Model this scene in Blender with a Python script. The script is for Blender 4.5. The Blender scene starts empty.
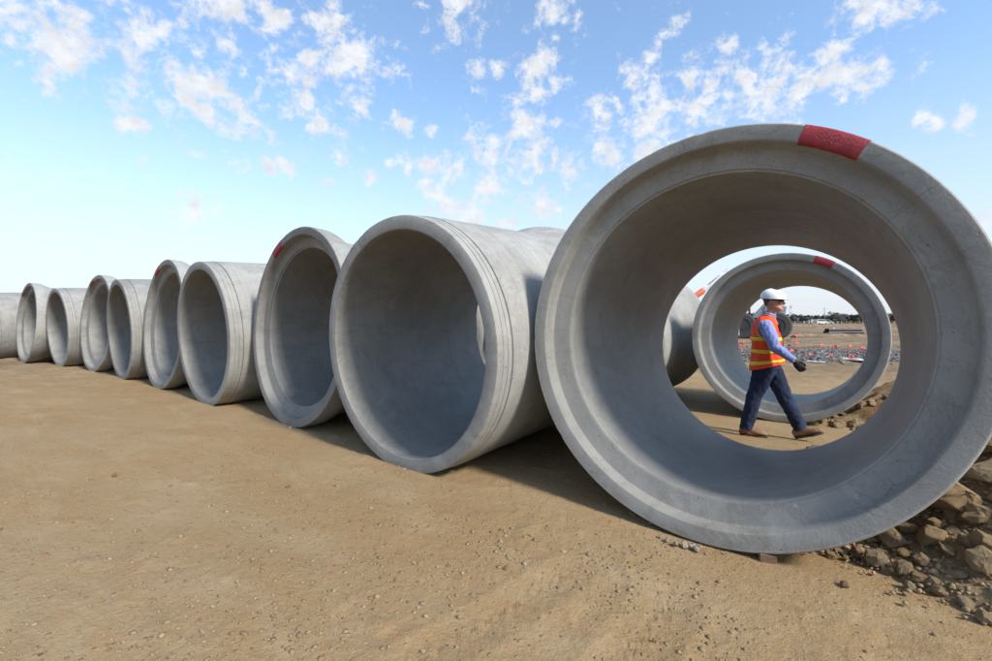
import bpy, bmesh, math, random
import numpy as np
from mathutils import Vector, Matrix, noise, Euler

random.seed(7)
rng = np.random.default_rng(11)
sc = bpy.context.scene
COL = sc.collection
R = math.radians
CAMH = 1.4
F = 457.9          # focal length in photo pixels (992 wide)
HY = 320.35         # horizon row in the photo
UP = Vector((0, 0, 1))

# ------------------------------------------------------------------ helpers
def tag(o, label=None, cat=None, group=None, kind=None):
    if label: o['label'] = label
    if cat: o['category'] = cat
    if group: o['group'] = group
    if kind: o['kind'] = kind
    return o

def empty(name, loc=(0, 0, 0), rot=(0, 0, 0)):
    o = bpy.data.objects.new(name, None)
    o.empty_display_size = 0.2
    COL.objects.link(o)
    o.location = loc
    o.rotation_euler = rot
    return o

def link(name, me, mat=None, parent=None):
    o = bpy.data.objects.new(name, me)
    COL.objects.link(o)
    if mat is not None:
        me.materials.clear()
        me.materials.append(mat)
    if parent is not None: o.parent = parent
    return o

def mesh(name, verts, faces, mat=None, parent=None, smooth=True):
    me = bpy.data.meshes.new(name)
    me.from_pydata([tuple(v) for v in verts], [], [tuple(f) for f in faces])
    me.update()
    if smooth:
        me.polygons.foreach_set('use_smooth', [True] * len(me.polygons))
    return link(name, me, mat, parent)

def sharp(o, deg=35):
    me = o.data
    bm = bmesh.new(); bm.from_mesh(me)
    for e in bm.edges:
        if len(e.link_faces) == 2 and e.calc_face_angle(0) > R(deg):
            e.smooth = False
    bm.to_mesh(me); bm.free()
    return o

class MB:
    """collects shapes into one mesh"""
    def __init__(s): s.v = []; s.f = []
    def add(s, verts, faces):
        n = len(s.v); s.v += [tuple(v) for v in verts]
        s.f += [tuple(i + n for i in f) for f in faces]
    def box(s, c, d, rot=None):
        cx, cy, cz = c; a, b, e = d[0] / 2, d[1] / 2, d[2] / 2
        vs = [Vector((x, y, z)) for x in (-a, a) for y in (-b, b) for z in (-e, e)]
        if rot is not None: vs = [rot @ v for v in vs]
        s.add([v + Vector(c) for v in vs],
              [(0, 1, 3, 2), (4, 6, 7, 5), (0, 4, 5, 1), (2, 3, 7, 6), (0, 2, 6, 4), (1, 5, 7, 3)])
    def tube(s, pts, rad, n=12, ref=(0, 0, 1), cap=True):
        pts = [Vector(p) for p in pts]; ref = Vector(ref); rings = []
        for i, p in enumerate(pts):
            t = (pts[min(i + 1, len(pts) - 1)] - pts[max(i - 1, 0)]).normalized()
            a = (ref - t * ref.dot(t))
            if a.length < 1e-4: a = Vector((1, 0, 0)) - t * t.x
            a.normalize(); b = t.cross(a)
            r = rad[i] if isinstance(rad, list) else rad
            ra, rb = r if isinstance(r, (list, tuple)) else (r, r)
            rings.append([p + a * math.cos(2 * math.pi * k / n) * ra + b * math.sin(2 * math.pi * k / n) * rb for k in range(n)])
        s.loft(rings, cap)
    def loft(s, rings, cap=True):
        n = len(rings[0]); vs = [v for r in rings for v in r]; fs = []
        for i in range(len(rings) - 1):
            for k in range(n):
                k2 = (k + 1) % n
                fs.append((i * n + k, i * n + k2, (i + 1) * n + k2, (i + 1) * n + k))
        if cap:
            fs.append(tuple(reversed(range(n))))
            fs.append(tuple((len(rings) - 1) * n + k for k in range(n)))
        s.add(vs, fs)
    def ball(s, c, r, nu=16, nv=10, rot=None):
        r = r if isinstance(r, (list, tuple)) else (r, r, r)
        rings = []
        for i in range(1, nv):
            th = math.pi * i / nv
            rg = []
            for k in range(nu):
                ph = 2 * math.pi * k / nu
                v = Vector((math.sin(th) * math.cos(ph) * r[0], math.sin(th) * math.sin(ph) * r[1], -math.cos(th) * r[2]))
                if rot is not None: v = rot @ v
                rg.append(v + Vector(c))
            rings.append(rg)
        s.loft(rings, True)
    def build(s, name, mat=None, parent=None, smooth=True, ang=None):
        o = mesh(name, s.v, s.f, mat, parent, smooth)
        bm = bmesh.new(); bm.from_mesh(o.data)
        bmesh.ops.recalc_face_normals(bm, faces=bm.faces); bm.to_mesh(o.data); bm.free()
        if ang: sharp(o, ang)
        return o

def bake(o, mods):
    """apply modifiers given as (type, {props})"""
    for t, props in mods:
        m = o.modifiers.new(t, t)
        for k, v in props.items(): setattr(m, k, v)
    dg = bpy.context.evaluated_depsgraph_get()
    me = bpy.data.meshes.new_from_object(o.evaluated_get(dg), depsgraph=dg)
    mats = [m for m in o.data.materials]
    old = o.data; o.modifiers.clear(); o.data = me
    me.materials.clear()
    for m in mats: me.materials.append(m)
    me.polygons.foreach_set('use_smooth', [True] * len(me.polygons))
    bpy.data.meshes.remove(old)
    return o

def wrinkle(o, amp, scale, stretch=(1, 1, 1), seed=0.0):
    me = o.data
    nor = [v.normal.copy() for v in me.vertices]; out = []
    for v, nv in zip(me.vertices, nor):
        p = Vector((v.co.x * stretch[0], v.co.y * stretch[1], v.co.z * stretch[2])) * scale + Vector((seed, seed * .7, 0))
        d = abs(noise.noise(p)) * 1.2 - .3 + .5 * noise.noise(p * 2.1)
        out.extend(v.co + nv * (d * amp))
    me.vertices.foreach_set('co', out)
    me.update()

# ------------------------------------------------------------------ node helper
class NT:
    def __init__(s, nt): s.nt = nt; s.n = nt.nodes; s.l = nt.links
    def node(s, t, **kw):
        n = s.n.new(t)
        for k, v in kw.items(): setattr(n, k, v)
        return n
    def put(s, sock, val):
        if isinstance(val, bpy.types.NodeSocket): s.l.new(val, sock)
        elif val is not None: sock.default_value = val
    def math(s, op, a, b=None, c=None, clamp=False):
        n = s.node('ShaderNodeMath', operation=op, use_clamp=clamp)
        s.put(n.inputs[0], a)
        if b is not None: s.put(n.inputs[1], b)
        if c is not None: s.put(n.inputs[2], c)
        return n.outputs[0]
    def vmath(s, op, a, b=None):
        n = s.node('ShaderNodeVectorMath', operation=op)
        s.put(n.inputs[0], a)
        if b is not None: s.put(n.inputs[1], b)
        return n.outputs['Value'] if op in ('DISTANCE', 'LENGTH', 'DOT_PRODUCT') else n.outputs[0]
    def noise(s, vec, scale, detail=4, rough=.55, dist=0.0):
        n = s.node('ShaderNodeTexNoise')
        s.put(n.inputs['Vector'], vec); n.inputs['Scale'].default_value = scale
        n.inputs['Detail'].default_value = detail; n.inputs['Roughness'].default_value = rough
        n.inputs['Distortion'].default_value = dist
        return n.outputs['Fac']
    def vor(s, vec, scale, feature='F1', rand=1.0):
        n = s.node('ShaderNodeTexVoronoi', feature=feature)
        s.put(n.inputs['Vector'], vec); n.inputs['Scale'].default_value = scale
        n.inputs['Randomness'].default_value = rand
        return n
    def mapr(s, v, a, b, c=0.0, d=1.0, smooth=True):
        n = s.node('ShaderNodeMapRange')
        if smooth: n.interpolation_type = 'SMOOTHSTEP'
        s.put(n.inputs[0], v)
        for i, x in enumerate((a, b, c, d)): n.inputs[i + 1].default_value = x
        return n.outputs[0]
    def mix(s, f, a, b, mode='MIX'):
        n = s.node('ShaderNodeMix', data_type='RGBA', blend_type=mode)
        s.put(n.inputs[0], f)
        s.put(n.inputs[6], (*a, 1) if isinstance(a, tuple) and len(a) == 3 else a)
        s.put(n.inputs[7], (*b, 1) if isinstance(b, tuple) and len(b) == 3 else b)
        return n.outputs[2]
    def scalev(s, vec, sx, sy, sz, rotz=0.0):
        n = s.node('ShaderNodeMapping'); s.put(n.inputs[0], vec)
        n.inputs['Rotation'].default_value = (0, 0, rotz)
        n.inputs['Scale'].default_value = (sx, sy, sz)
        return n.outputs[0]
    def bump(s, h, strength, dist, normal=None):
        n = s.node('ShaderNodeBump'); s.put(n.inputs['Height'], h)
        n.inputs['Strength'].default_value = strength; n.inputs['Distance'].default_value = dist
        if normal is not None: s.put(n.inputs['Normal'], normal)
        return n.outputs[0]

def newmat(name):
    m = bpy.data.materials.new(name); m.use_nodes = True
    t = NT(m.node_tree); b = t.n['Principled BSDF']
    return m, t, b

def simple(name, col, rough=.6, metal=0.0, var=.15, scale=20, spec=.5, bump=0.0, bscale=60):
    m, t, b = newmat(name)
    co = t.node('ShaderNodeTexCoord').outputs['Object']
    f = t.noise(co, scale, 5)
    lo = tuple(c * (1 - var) for c in col); hi = tuple(min(1, c * (1 + var)) for c in col)
    t.put(b.inputs['Base Color'], t.mix(t.mapr(f, .3, .7), lo, hi))
    b.inputs['Roughness'].default_value = rough; b.inputs['Metallic'].default_value = metal
    b.inputs['Specular IOR Level'].default_value = spec
    if bump:
        t.put(b.inputs['Normal'], t.bump(t.noise(co, bscale, 4), .6, bump))
    return m

# ------------------------------------------------------------------ layout numbers
RB, RS, RI, RBAR, L = 1.327, 1.200, 1.068, 1.212, 2.44
ROWD = Vector((-.811, .585, 0)).normalized()      # along the row, to the left and away
AXD = Vector((.585, .811, 0)).normalized()        # away from the camera, across the row
P0 = Vector((1.279, 2.926, 0))
GDROP = .185

def sstep(x, a, b):
    t = np.clip((x - a) / (b - a), 0, 1); return t * t * (3 - 2 * t)

def ground_low(x, y):
    d = (x - P0.x) * AXD.x + (y - P0.y) * AXD.y
    return -GDROP * sstep(d, 1.9, 5.2)

def ground_z(x, y): return float(ground_low(np.array(x), np.array(y)))

def pix(px, py, z=None, depth=None):
    """photo pixel -> world point, on height z or at a depth"""
    u = (px - 496) / F; v = (HY - py) / F
    if depth is None: depth = (z - CAMH) / v
    return Vector((u * depth, depth, CAMH + v * depth))

# ------------------------------------------------------------------ numpy value noise
_perm = rng.permutation(4096)
_val = rng.random(4096)
def vnoise(x, y):
    xi = np.floor(x).astype(int); yi = np.floor(y).astype(int)
    fx = x - xi; fy = y - yi
    fx = fx * fx * (3 - 2 * fx); fy = fy * fy * (3 - 2 * fy)
    def h(a, b): return _val[(_perm[(a & 4095)] + b * 57) & 4095]
    a = h(xi, yi); b = h(xi + 1, yi); c = h(xi, yi + 1); d = h(xi + 1, yi + 1)
    return (a * (1 - fx) + b * fx) * (1 - fy) + (c * (1 - fx) + d * fx) * fy - .5
def fbm(x, y, o=4):
    r = 0; a = 1.0
    for i in range(o):
        r = r + a * vnoise(x * 2 ** i + 17.3 * i, y * 2 ** i - 9.1 * i); a *= .5
    return r

# ------------------------------------------------------------------ materials
def concrete():
    m, t, b = newmat('concrete')
    tc = t.node('ShaderNodeTexCoord').outputs['Object']
    oi = t.node('ShaderNodeObjectInfo')
    wn = t.node('ShaderNodeTexWhiteNoise', noise_dimensions='3D')
    t.put(wn.inputs['Vector'], oi.outputs['Location'])
    rnd = wn.outputs['Value']
    off = t.vmath('SCALE', wn.outputs['Color']); off.node.inputs['Scale'].default_value = 40
    co = t.vmath('ADD', tc, off)
    sep = t.node('ShaderNodeSeparateXYZ'); t.put(sep.inputs[0], tc)
    # polar coordinates about the pipe axis
    zc = t.math('SUBTRACT', sep.outputs[2], RB)
    ang = t.math('ARCTAN2', zc, sep.outputs[0])
    cmb = t.node('ShaderNodeCombineXYZ')
    t.put(cmb.inputs[0], t.math('MULTIPLY', ang, 1.0)); t.put(cmb.inputs[1], sep.outputs[1])
    t.put(cmb.inputs[2], t.math('MULTIPLY', rnd, 30.0))
    pol = cmb.outputs[0]
    rings = t.noise(t.scalev(pol, .5, 26, 1), 1.0, 3, .6)        # casting rings round the barrel
    drips = t.noise(t.scalev(pol, 9, .7, 1), 1.6, 3, .65)        # streaks along the barrel
    blot = t.noise(co, 1.3, 6, .62)
    blot2 = t.noise(co, 4.2, 4, .65, .6)
    fine = t.noise(co, 70, 3, .6)
    c = t.mix(t.mapr(blot, .34, .66), (.402, .392, .364), (.508, .496, .458))
    c = t.mix(t.math('MULTIPLY', t.mapr(blot2, .5, .7), .45), c, (.275, .272, .26))
    c = t.mix(t.math('MULTIPLY', t.mapr(rings, .52, .72), .30), c, (.55, .545, .515))
    c = t.mix(t.math('MULTIPLY', t.mapr(rings, .46, .3), .28), c, (.27, .26, .24))
    c = t.mix(t.math('MULTIPLY', t.mapr(drips, .57, .74), .4), c, (.29, .275, .24))
    c = t.mix(t.math('MULTIPLY', t.mapr(fine, .35, .7), .25), c, (.54, .53, .49))
    # pale lime bloom in patches, rusty earth splashes low down
    bloom = t.noise(co, 2.4, 4, .7, 1.2)
    c = t.mix(t.math('MULTIPLY', t.mapr(bloom, .58, .70), .45), c, (.60, .595, .565))
    low = t.mapr(sep.outputs[2], .28, 0.0)
    c = t.mix(t.math('MULTIPLY', t.math('MULTIPLY', low, t.mapr(blot2, .38, .62)), .5), c, (.30, .22, .13))
    # pin holes
    v = t.vor(co, 20); pin = t.mapr(v.outputs['Distance'], .13, .06)
    sel = t.mapr(t.noise(co, 9, 2), .58, .62)
    pin = t.math('MULTIPLY', pin, sel)
    c = t.mix(t.math('MULTIPLY', pin, .7), c, (.14, .135, .125))
    # sharp edged damp patches, mud smears, pale scuffs, a form seam
    rn2 = t.node('ShaderNodeSeparateColor'); t.put(rn2.inputs[0], wn.outputs['Color'])
    st = t.noise(t.scalev(co, 1, .7, 1), 1.9, 6, .74, 1.4)
    c = t.mix(t.math('MULTIPLY', t.mapr(st, .56, .60), t.mapr(rn2.outputs[1], 0, 1, .08, .34, False)), c, (.245, .24, .235))
    c = t.mix(t.math('MULTIPLY', t.math('MULTIPLY', t.mapr(st, .565, .545), t.mapr(st, .52, .545)), .35), c, (.22, .20, .17))
    mud = t.noise(t.scalev(pol, 1.3, 2.2, 1), 2.3, 5, .75, 1.0)
    c = t.mix(t.math('MULTIPLY', t.mapr(mud, .62, .71), t.mapr(rn2.outputs[2], 0, 1, .2, .6, False)), c, (.34, .26, .165))
    vs2 = t.vor(co, 3.7); sc2 = t.node('ShaderNodeSeparateColor'); t.put(sc2.inputs[0], vs2.outputs['Color'])
    fle = t.math('MULTIPLY', t.mapr(vs2.outputs['Distance'], .07, .03), t.mapr(sc2.outputs[0], .66, .68))
    fle = t.math('MULTIPLY', fle, t.mapr(fine, .42, .58))
    c = t.mix(t.math('MULTIPLY', fle, .75), c, (.68, .67, .63))
    scf = t.noise(t.scalev(co, 3, 22, 9), 1.0, 3, .7)
    c = t.mix(t.math('MULTIPLY', t.math('MULTIPLY', t.mapr(scf, .64, .72), t.mapr(blot, .5, .56)), .4), c, (.6, .59, .55))
    seam = t.math('MULTIPLY', t.mapr(t.math('ABSOLUTE', t.math('SUBTRACT', ang, .62)), .004, .0015), t.mapr(t.noise(co, 6, 3), .38, .5))
    c = t.mix(t.math('MULTIPLY', seam, .55), c, (.26, .25, .23))
    # hairline scratches and scuffs
    v2 = t.vor(co, 3.1, 'DISTANCE_TO_EDGE')
    crack = t.math('MULTIPLY', t.mapr(v2.outputs['Distance'], .012, .003), t.mapr(t.noise(co, 1.9, 3), .60, .66))
    c = t.mix(t.math('MULTIPLY', crack, .55), c, (.2, .19, .17))
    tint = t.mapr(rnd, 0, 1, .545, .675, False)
    # shade painted into the tint: bore and bell end darker than outside; bore smoother
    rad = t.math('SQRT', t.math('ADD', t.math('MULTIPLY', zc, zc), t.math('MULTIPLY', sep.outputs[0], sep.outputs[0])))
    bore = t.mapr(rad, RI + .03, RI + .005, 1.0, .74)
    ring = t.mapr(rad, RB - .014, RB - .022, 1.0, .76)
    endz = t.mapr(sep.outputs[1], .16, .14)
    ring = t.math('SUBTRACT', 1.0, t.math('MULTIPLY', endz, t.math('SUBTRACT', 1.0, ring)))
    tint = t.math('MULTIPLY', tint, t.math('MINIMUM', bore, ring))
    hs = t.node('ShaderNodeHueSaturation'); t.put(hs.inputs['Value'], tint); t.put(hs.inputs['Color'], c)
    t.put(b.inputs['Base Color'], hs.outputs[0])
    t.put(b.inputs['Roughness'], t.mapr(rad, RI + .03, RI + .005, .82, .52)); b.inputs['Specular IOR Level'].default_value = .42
    h = t.math('ADD', t.math('MULTIPLY', fine, .5), t.math('MULTIPLY', rings, .8))
    h = t.math('SUBTRACT', h, t.math('MULTIPLY', pin, 2.0))
    h = t.math('ADD', h, t.math('MULTIPLY', blot2, 1.2))
    t.put(b.inputs['Normal'], t.bump(h, .55, .006))
    return m
M_CON = concrete()

def red_paint():
    m, t, b = newmat('red_paint')
    co = t.node('ShaderNodeTexCoord').outputs['Object']
    f = t.noise(co, 14, 6, .7, 1.0); g = t.noise(co, 60, 4, .6)
    c = t.mix(t.mapr(f, .35, .7), (.19, .008, .013), (.30, .016, .022))
    w = t.math('MULTIPLY', t.mapr(t.noise(co, 22, 6, .75), .6, .7), t.mapr(g, .4, .6))
    c = t.mix(t.math('MULTIPLY', w, .55), c, (.5, .3, .28))
    t.put(b.inputs['Base Color'], c); b.inputs['Roughness'].default_value = .6
    t.put(b.inputs['Normal'], t.bump(g, .5, .003))
    return m
M_RED = red_paint()
M_CHALK = simple('chalk', (.46, .15, .14), .9, var=.25, scale=60)

def earth():
    m, t, b = newmat('earth')
    co = t.node('ShaderNodeTexCoord').outputs['Object']
    ra = math.atan2(ROWD.y, ROWD.x)
    st = t.scalev(co, 1, 1, 1, -ra)                       # x runs along the row
    big = t.noise(t.scalev(st, .35, .8, 1), 1.0, 5, .6)
    med = t.noise(t.scalev(st, .9, 2.4, 1), 1.0, 4, .65, .5)
    streak = t.noise(t.scalev(st, 3, 12, 1), 1.0, 4, .65)
    fine = t.noise(co, 30, 5, .72)
    vfine = t.noise(co, 140, 2, .65)
    c = t.mix(t.mapr(big, .32, .68), (.255, .154, .062), (.285, .196, .099))
    c = t.mix(t.math('MULTIPLY', t.mapr(med, .45, .7), .75), c, (.325, .235, .130))
    c = t.mix(t.math('MULTIPLY', t.mapr(streak, .50, .70), .6), c, (.31, .175, .075))
    c = t.mix(t.math('MULTIPLY', t.mapr(streak, .45, .28), .35), c, (.24, .165, .095))
    c = t.mix(t.math('MULTIPLY', t.mapr(fine, .55, .75), .55), c, (.375, .285, .172))
    c = t.mix(t.math('MULTIPLY', t.mapr(fine, .42, .25), .55), c, (.165, .105, .055))
    c = t.mix(t.math('MULTIPLY', t.mapr(vfine, .3, .7), .35), c, (.40, .31, .20))
    v = t.vor(co, 34)                                     # little stones pressed into the dirt
    sel = t.node('ShaderNodeSeparateColor'); t.put(sel.inputs[0], v.outputs['Color'])
    dot = t.math('MULTIPLY', t.mapr(v.outputs['Distance'], .34, .2), t.mapr(sel.outputs[0], .84, .86))
    stone = t.mix(sel.outputs[1], (.15, .10, .06), (.36, .275, .18))
    c = t.mix(t.math('MULTIPLY', dot, .8), c, stone)
    # the far site: churned brown and pale bands
    dist = t.vmath('LENGTH', co)
    fb = t.noise(t.scalev(co, .10, .28, 1, R(8)), 1.0, 5, .68, .6)
    fc = t.mix(t.mapr(fb, .36, .64), (.125, .083, .048), (.29, .212, .135))
    fc = t.mix(t.math('MULTIPLY', t.mapr(t.noise(t.scalev(co, 1, 2.2, 1), 1.3, 5, .75), .46, .66), .65), fc, (.09, .062, .038))
    c = t.mix(t.mapr(dist, 12, 22, 0, .85), c, fc)
    t.put(b.inputs['Base Color'], c)
    b.inputs['Roughness'].default_value = .95; b.inputs['Specular IOR Level'].default_value = .15
    h = t.math('ADD', t.math('MULTIPLY', fine, 1.0), t.math('MULTIPLY', vfine, .35))
    h = t.math('ADD', h, t.math('MULTIPLY', streak, .9))
    h = t.math('ADD', h, t.math('MULTIPLY', dot, .5))
    t.put(b.inputs['Normal'], t.bump(t.math('ADD', h, t.math('MULTIPLY', t.math('MULTIPLY', t.noise(co, 2.4, 4, .7), 7.0), t.mapr(dist, 9, 18))), .6, .022))
    return m
M_EARTH = earth()

def heap_soil():
    m, t, b = newmat('heap_soil')
    co = t.node('ShaderNodeTexCoord').outputs['Object']
    a = t.noise(co, 3, 7, .7); f = t.noise(co, 40, 6, .7)
    c = t.mix(t.mapr(a, .35, .65), (.215, .14, .075), (.33, .225, .125))
    sepz = t.node('ShaderNodeSeparateXYZ'); t.put(sepz.inputs[0], co)
    c = t.mix(t.math('MULTIPLY', t.mapr(t.noise(co, 2.1, 4), .58, .70), .55), c, (.30, .13, .055))
    c = t.mix(t.math('MULTIPLY', t.mapr(f, .55, .75), .6), c, (.38, .29, .19))
    t.put(b.inputs['Base Color'], c); b.inputs['Roughness'].default_value = .95
    b.inputs['Specular IOR Level'].default_value = .15
    t.put(b.inputs['Normal'], t.bump(t.math('ADD', f, a), .9, .03))
    return m
M_HEAP = heap_soil()

def stone(name, cols, island=False, bscale=18):
    m, t, b = newmat(name)
    co = t.node('ShaderNodeTexCoord').outputs['Object']
    if island: r = t.node('ShaderNodeNewGeometry').outputs['Random Per Island']
    else: r = t.node('ShaderNodeObjectInfo').outputs['Random']
    off = t.node('ShaderNodeCombineXYZ')
    for i in range(3): t.put(off.inputs[i], t.math('MULTIPLY', r, 37.0 + 11 * i))
    cc = t.vmath('ADD', co, off.outputs[0])
    ramp = t.node('ShaderNodeValToRGB'); t.put(ramp.inputs[0], r)
    el = ramp.color_ramp.elements
    while len(el) < len(cols): el.new(.5)
    for i, c in enumerate(cols):
        el[i].position = i / (len(cols) - 1); el[i].color = (*c, 1)
    c = ramp.outputs[0]
    n1 = t.noise(cc, 5 if not island else 30, 7, .68); n2 = t.noise(cc, bscale * 3, 6, .7)
    c = t.mix(t.math('MULTIPLY', t.mapr(n1, .48, .66), .55), c, (.33, .235, .13))
    c = t.mix(t.math('MULTIPLY', t.mapr(n1, .42, .3), .55), c, (.12, .08, .05))
    c = t.mix(t.math('MULTIPLY', t.mapr(n2, .5, .75), .35), c, (.40, .32, .22))
    geo = t.node('ShaderNodeNewGeometry')
    t.put(b.inputs['Base Color'], c); b.inputs['Roughness'].default_value = .9
    b.inputs['Specular IOR Level'].default_value = .25
    t.put(b.inputs['Normal'], t.bump(t.math('ADD', n2, t.math('MULTIPLY', n1, 1.5)), .8, .02 if not island else .004))
    return m
M_ROCK = stone('rock', [(.235, .155, .08), (.35, .25, .14), (.29, .185, .085), (.38, .29, .18), (.28, .21, .13)])
M_PEB = stone('pebble', [(.13, .09, .052), (.24, .165, .09), (.29, .205, .12), (.19, .135, .08), (.31, .235, .15)], True)
M_GRAV = stone('gravel', [(.17, .12, .072), (.27, .19, .112), (.33, .24, .145), (.23, .17, .11), (.38, .295, .2)], True)
M_CLOD = stone('dry_clod', [(.46, .38, .27), (.54, .46, .34), (.5, .42, .3)])
M_RUBB = stone('blue_rubble', [(.05, .052, .06), (.09, .092, .10), (.15, .15, .16), (.07, .07, .075), (.22, .21, .2)], True)
M_TIMBER = simple('timber', (.12, .072, .042), .8, var=.35, scale=14, bump=.003)

# ------------------------------------------------------------------ ground
def tyre(x, y):
    """shallow tyre prints in front of the nearest pipe"""
    h = np.zeros_like(x)
    for (ax, ay, bx, by, w, dep) in ((.98, 2.45, .12, 1.35, .10, .020), (.62, 2.75, -.55, 1.65, .09, .016), (1.9, 2.2, 1.0, 1.2, .11, .014)):
        dx, dy = bx - ax, by - ay; ln = math.hypot(dx, dy); dx /= ln; dy /= ln
        s = (x - ax) * dx + (y - ay) * dy; q = (x - ax) * -dy + (y - ay) * dx
        win = sstep(s, -.1, .25) * (1 - sstep(s, ln - .4, ln + .3))
        prof = -np.exp(-(q / w) ** 2) + .8 * np.exp(-((np.abs(q) - 1.7 * w) / (.5 * w)) ** 2)
        lug = .35 * np.sign(np.sin(s * 70 + np.sign(q) * 1.4)) * np.exp(-(q / w) ** 2)
        h += .36 * win * dep * (prof + lug) * (1 + 1.1 * fbm(x * 9, y * 9, 3))
    return h

def ground_height(x, y):
    r = np.hypot(x, y)
    u = x * ROWD.x + y * ROWD.y; w = x * AXD.x + y * AXD.y
    h = ground_low(x, y)
    near = 1 - sstep(r, 25, 60)
    h = h + .022 * fbm(u * .45, w * .9, 4) * (near + .6)
    h = h + near * (.007 * fbm(u * 3.0, w * 5.0, 4) + .006 * np.abs(fbm(x * 14, y * 14, 4)))
    lump = np.clip(fbm(x * 5.3 + 40, y * 5.3, 3) - .28, 0, 1)
    h = h + near * .028 * lump
    h = h + tyre(x, y)
    mid = sstep(r, 10, 16) * (1 - sstep(r, 60, 120))
    h = h + mid * (.09 * fbm(x * .8, y * .8, 4) + .10 * np.clip(fbm(x * 2.1 + 7, y * 2.1, 3) - .12, 0, 1))
    far = sstep(r, 24, 45) * (1 - sstep(r, 150, 330))
    h = h + far * (.30 * np.clip(fbm(x * .09 + 3, y * .09, 4) + .05, 0, 1))
    return h

def build_ground():
    # polar sheet round the camera, fine where the picture looks
    front = np.linspace(R(38), R(152), 900); back = np.linspace(R(152), R(398), 150)[1:-1]
    th = np.concatenate([front, back]); n = len(th)
    rr = np.concatenate([np.geomspace(.9, 30, 470), np.geomspace(30, 4500, 90)[1:]])
    x = rr[:, None] * np.cos(th); y = rr[:, None] * np.sin(th)
    z = ground_height(x, y)
    co = np.stack([x, y, z], -1).reshape(-1, 3)
    co = np.vstack([co, [[0, 0, 0]]]); c0 = len(co) - 1
    i = np.arange(len(rr) - 1)[:, None] * n; k = np.arange(n)[None, :]; k2 = (k + 1) % n
    q = np.stack([i + k, i + n + k, i + n + k2, i + k2], -1).reshape(-1, 4)
    me = bpy.data.meshes.new('ground')
    tri = np.stack([np.full(n, c0), np.arange(n), (np.arange(n) + 1) % n], -1)
    nl = q.size + tri.size
    me.vertices.add(len(co)); me.vertices.foreach_set('co', co.ravel())
    me.loops.add(nl); me.loops.foreach_set('vertex_index', np.concatenate([q.ravel(), tri.ravel()]))
    me.polygons.add(len(q) + len(tri))
    me.polygons.foreach_set('loop_start', np.concatenate([np.arange(len(q)) * 4, q.size + np.arange(len(tri)) * 3]))
    me.polygons.foreach_set('use_smooth', np.ones(len(q) + len(tri), bool))
    me.update(); me.validate()
    o = link('ground', me, M_EARTH); tag(o, kind='structure')
    return o
build_ground()

# ------------------------------------------------------------------ pipes
def revolve(name, prof, parent, mat, n=256, ang=28, edges=()):
    vs = []; fs = []
    for s, r in prof:
        for k in range(n):
            a = 2 * math.pi * k / n
            rr_, ss_ = r, s
            if (round(s, 4), round(r, 4)) in edges:
                q = Vector((math.cos(a) * 13, math.sin(a) * 13, r))
                c_ = max(0, noise.noise(q) + .5 * noise.noise(q * 2.3) - .46)
                d_ = edges[(round(s, 4), round(r, 4))]
                rr_ += d_[0] * .8 * min(1, c_ * 3) + .0007 * noise.noise(q * 3); ss_ += d_[1] * min(1, c_ * 3)
            vs.append((rr_ * math.cos(a), ss_, RB + rr_ * math.sin(a)))
    for i in range(len(prof) - 1):
        for k in range(n):
            k2 = (k + 1) % n
            fs.append((i * n + k, i * n + k2, (i + 1) * n + k2, (i + 1) * n + k))
    o = mesh(name, vs, fs, mat, parent)
    return sharp(o, ang)

STEP = .112
BELL_PROF = [(.57, RBAR), (.50, RBAR + .006), (.42, RBAR + .028), (.32, RB - .042), (.25, RB - .012), (.215, RB - .003), (.19, RB), (.10, RB), (.022, RB), (.008, RB - .003), (0, RB - .012),
             (0, RB - .097), (.003, RB - .105), (.012, RB - .112), (.020, RB - .114), (STEP - .014, 1.206), (STEP - .004, 1.200), (STEP, 1.188), (STEP + .020, RI + .018), (STEP + .030, RI + .026), (STEP + .033, RI + .012), (STEP + .038, RI + .003), (STEP + .05, RI)]
BAR_IN = [(STEP + .05, RI), (1.2, RI), (L - .1, RI)]
BAR_OUT = [(L - .20, RBAR), (1.4, RBAR), (.57, RBAR)]
SPIG_PROF = [(L - .1, RI), (L - .012, RI), (L - .003, RI + .004), (L, RI + .012), (L, RS - .016), (L - .004, RS - .006), (L - .014, RS - .002),
             (L - .060, RS), (L - .064, RS - .005), (L - .070, RS - .005), (L - .074, RS + .002), (L - .115, RS + .003), (L - .119, RS - .003), (L - .126, RS - .003), (L - .130, RS + .005),
             (L - .172, RS + .006), (L - .175, RS - .012), (L - .186, RS - .012), (L - .190, RBAR - .004), (L - .20, RBAR)]

def paint_mesh(parent, a0, a1, seed):
    """a painted patch that wraps the rim: outer edge, ring face, inner lip"""
    prof = [(.020, RB + .0018), (.006, RB - .0012), (-.002, RB - .011), (-.002, RB - .055), (-.002, RB - .094), (.002, RB - .105), (.012, RB - .1138), (.026, RB - .1165)]
    n = 48; vs = []; fs = []
    for j, (s, r) in enumerate(prof):
        for k in range(n + 1):
            t = k / n
            jag = .006 * noise.noise(Vector((j * .9, t * 3 + seed, 0)))
            a = a0 + (a1 - a0) * t
            if k in (0, n): a += .010 * noise.noise(Vector((j * 2.1, seed, t * 5)))
            ss = s + (.012 * noise.noise(Vector((t * 14, seed, 3.0))) if j == len(prof) - 1 else 0)
            vs.append((r * math.cos(a), ss, RB + r * math.sin(a)))
    for j in range(len(prof) - 1):
        for k in range(n):
            i = j * (n + 1) + k
            fs.append((i, i + 1, i + n + 2, i + n + 1))
    o = mesh('paint_mark', vs, fs, M_RED, parent)
    sharp(o, 40)
    return o

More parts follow.
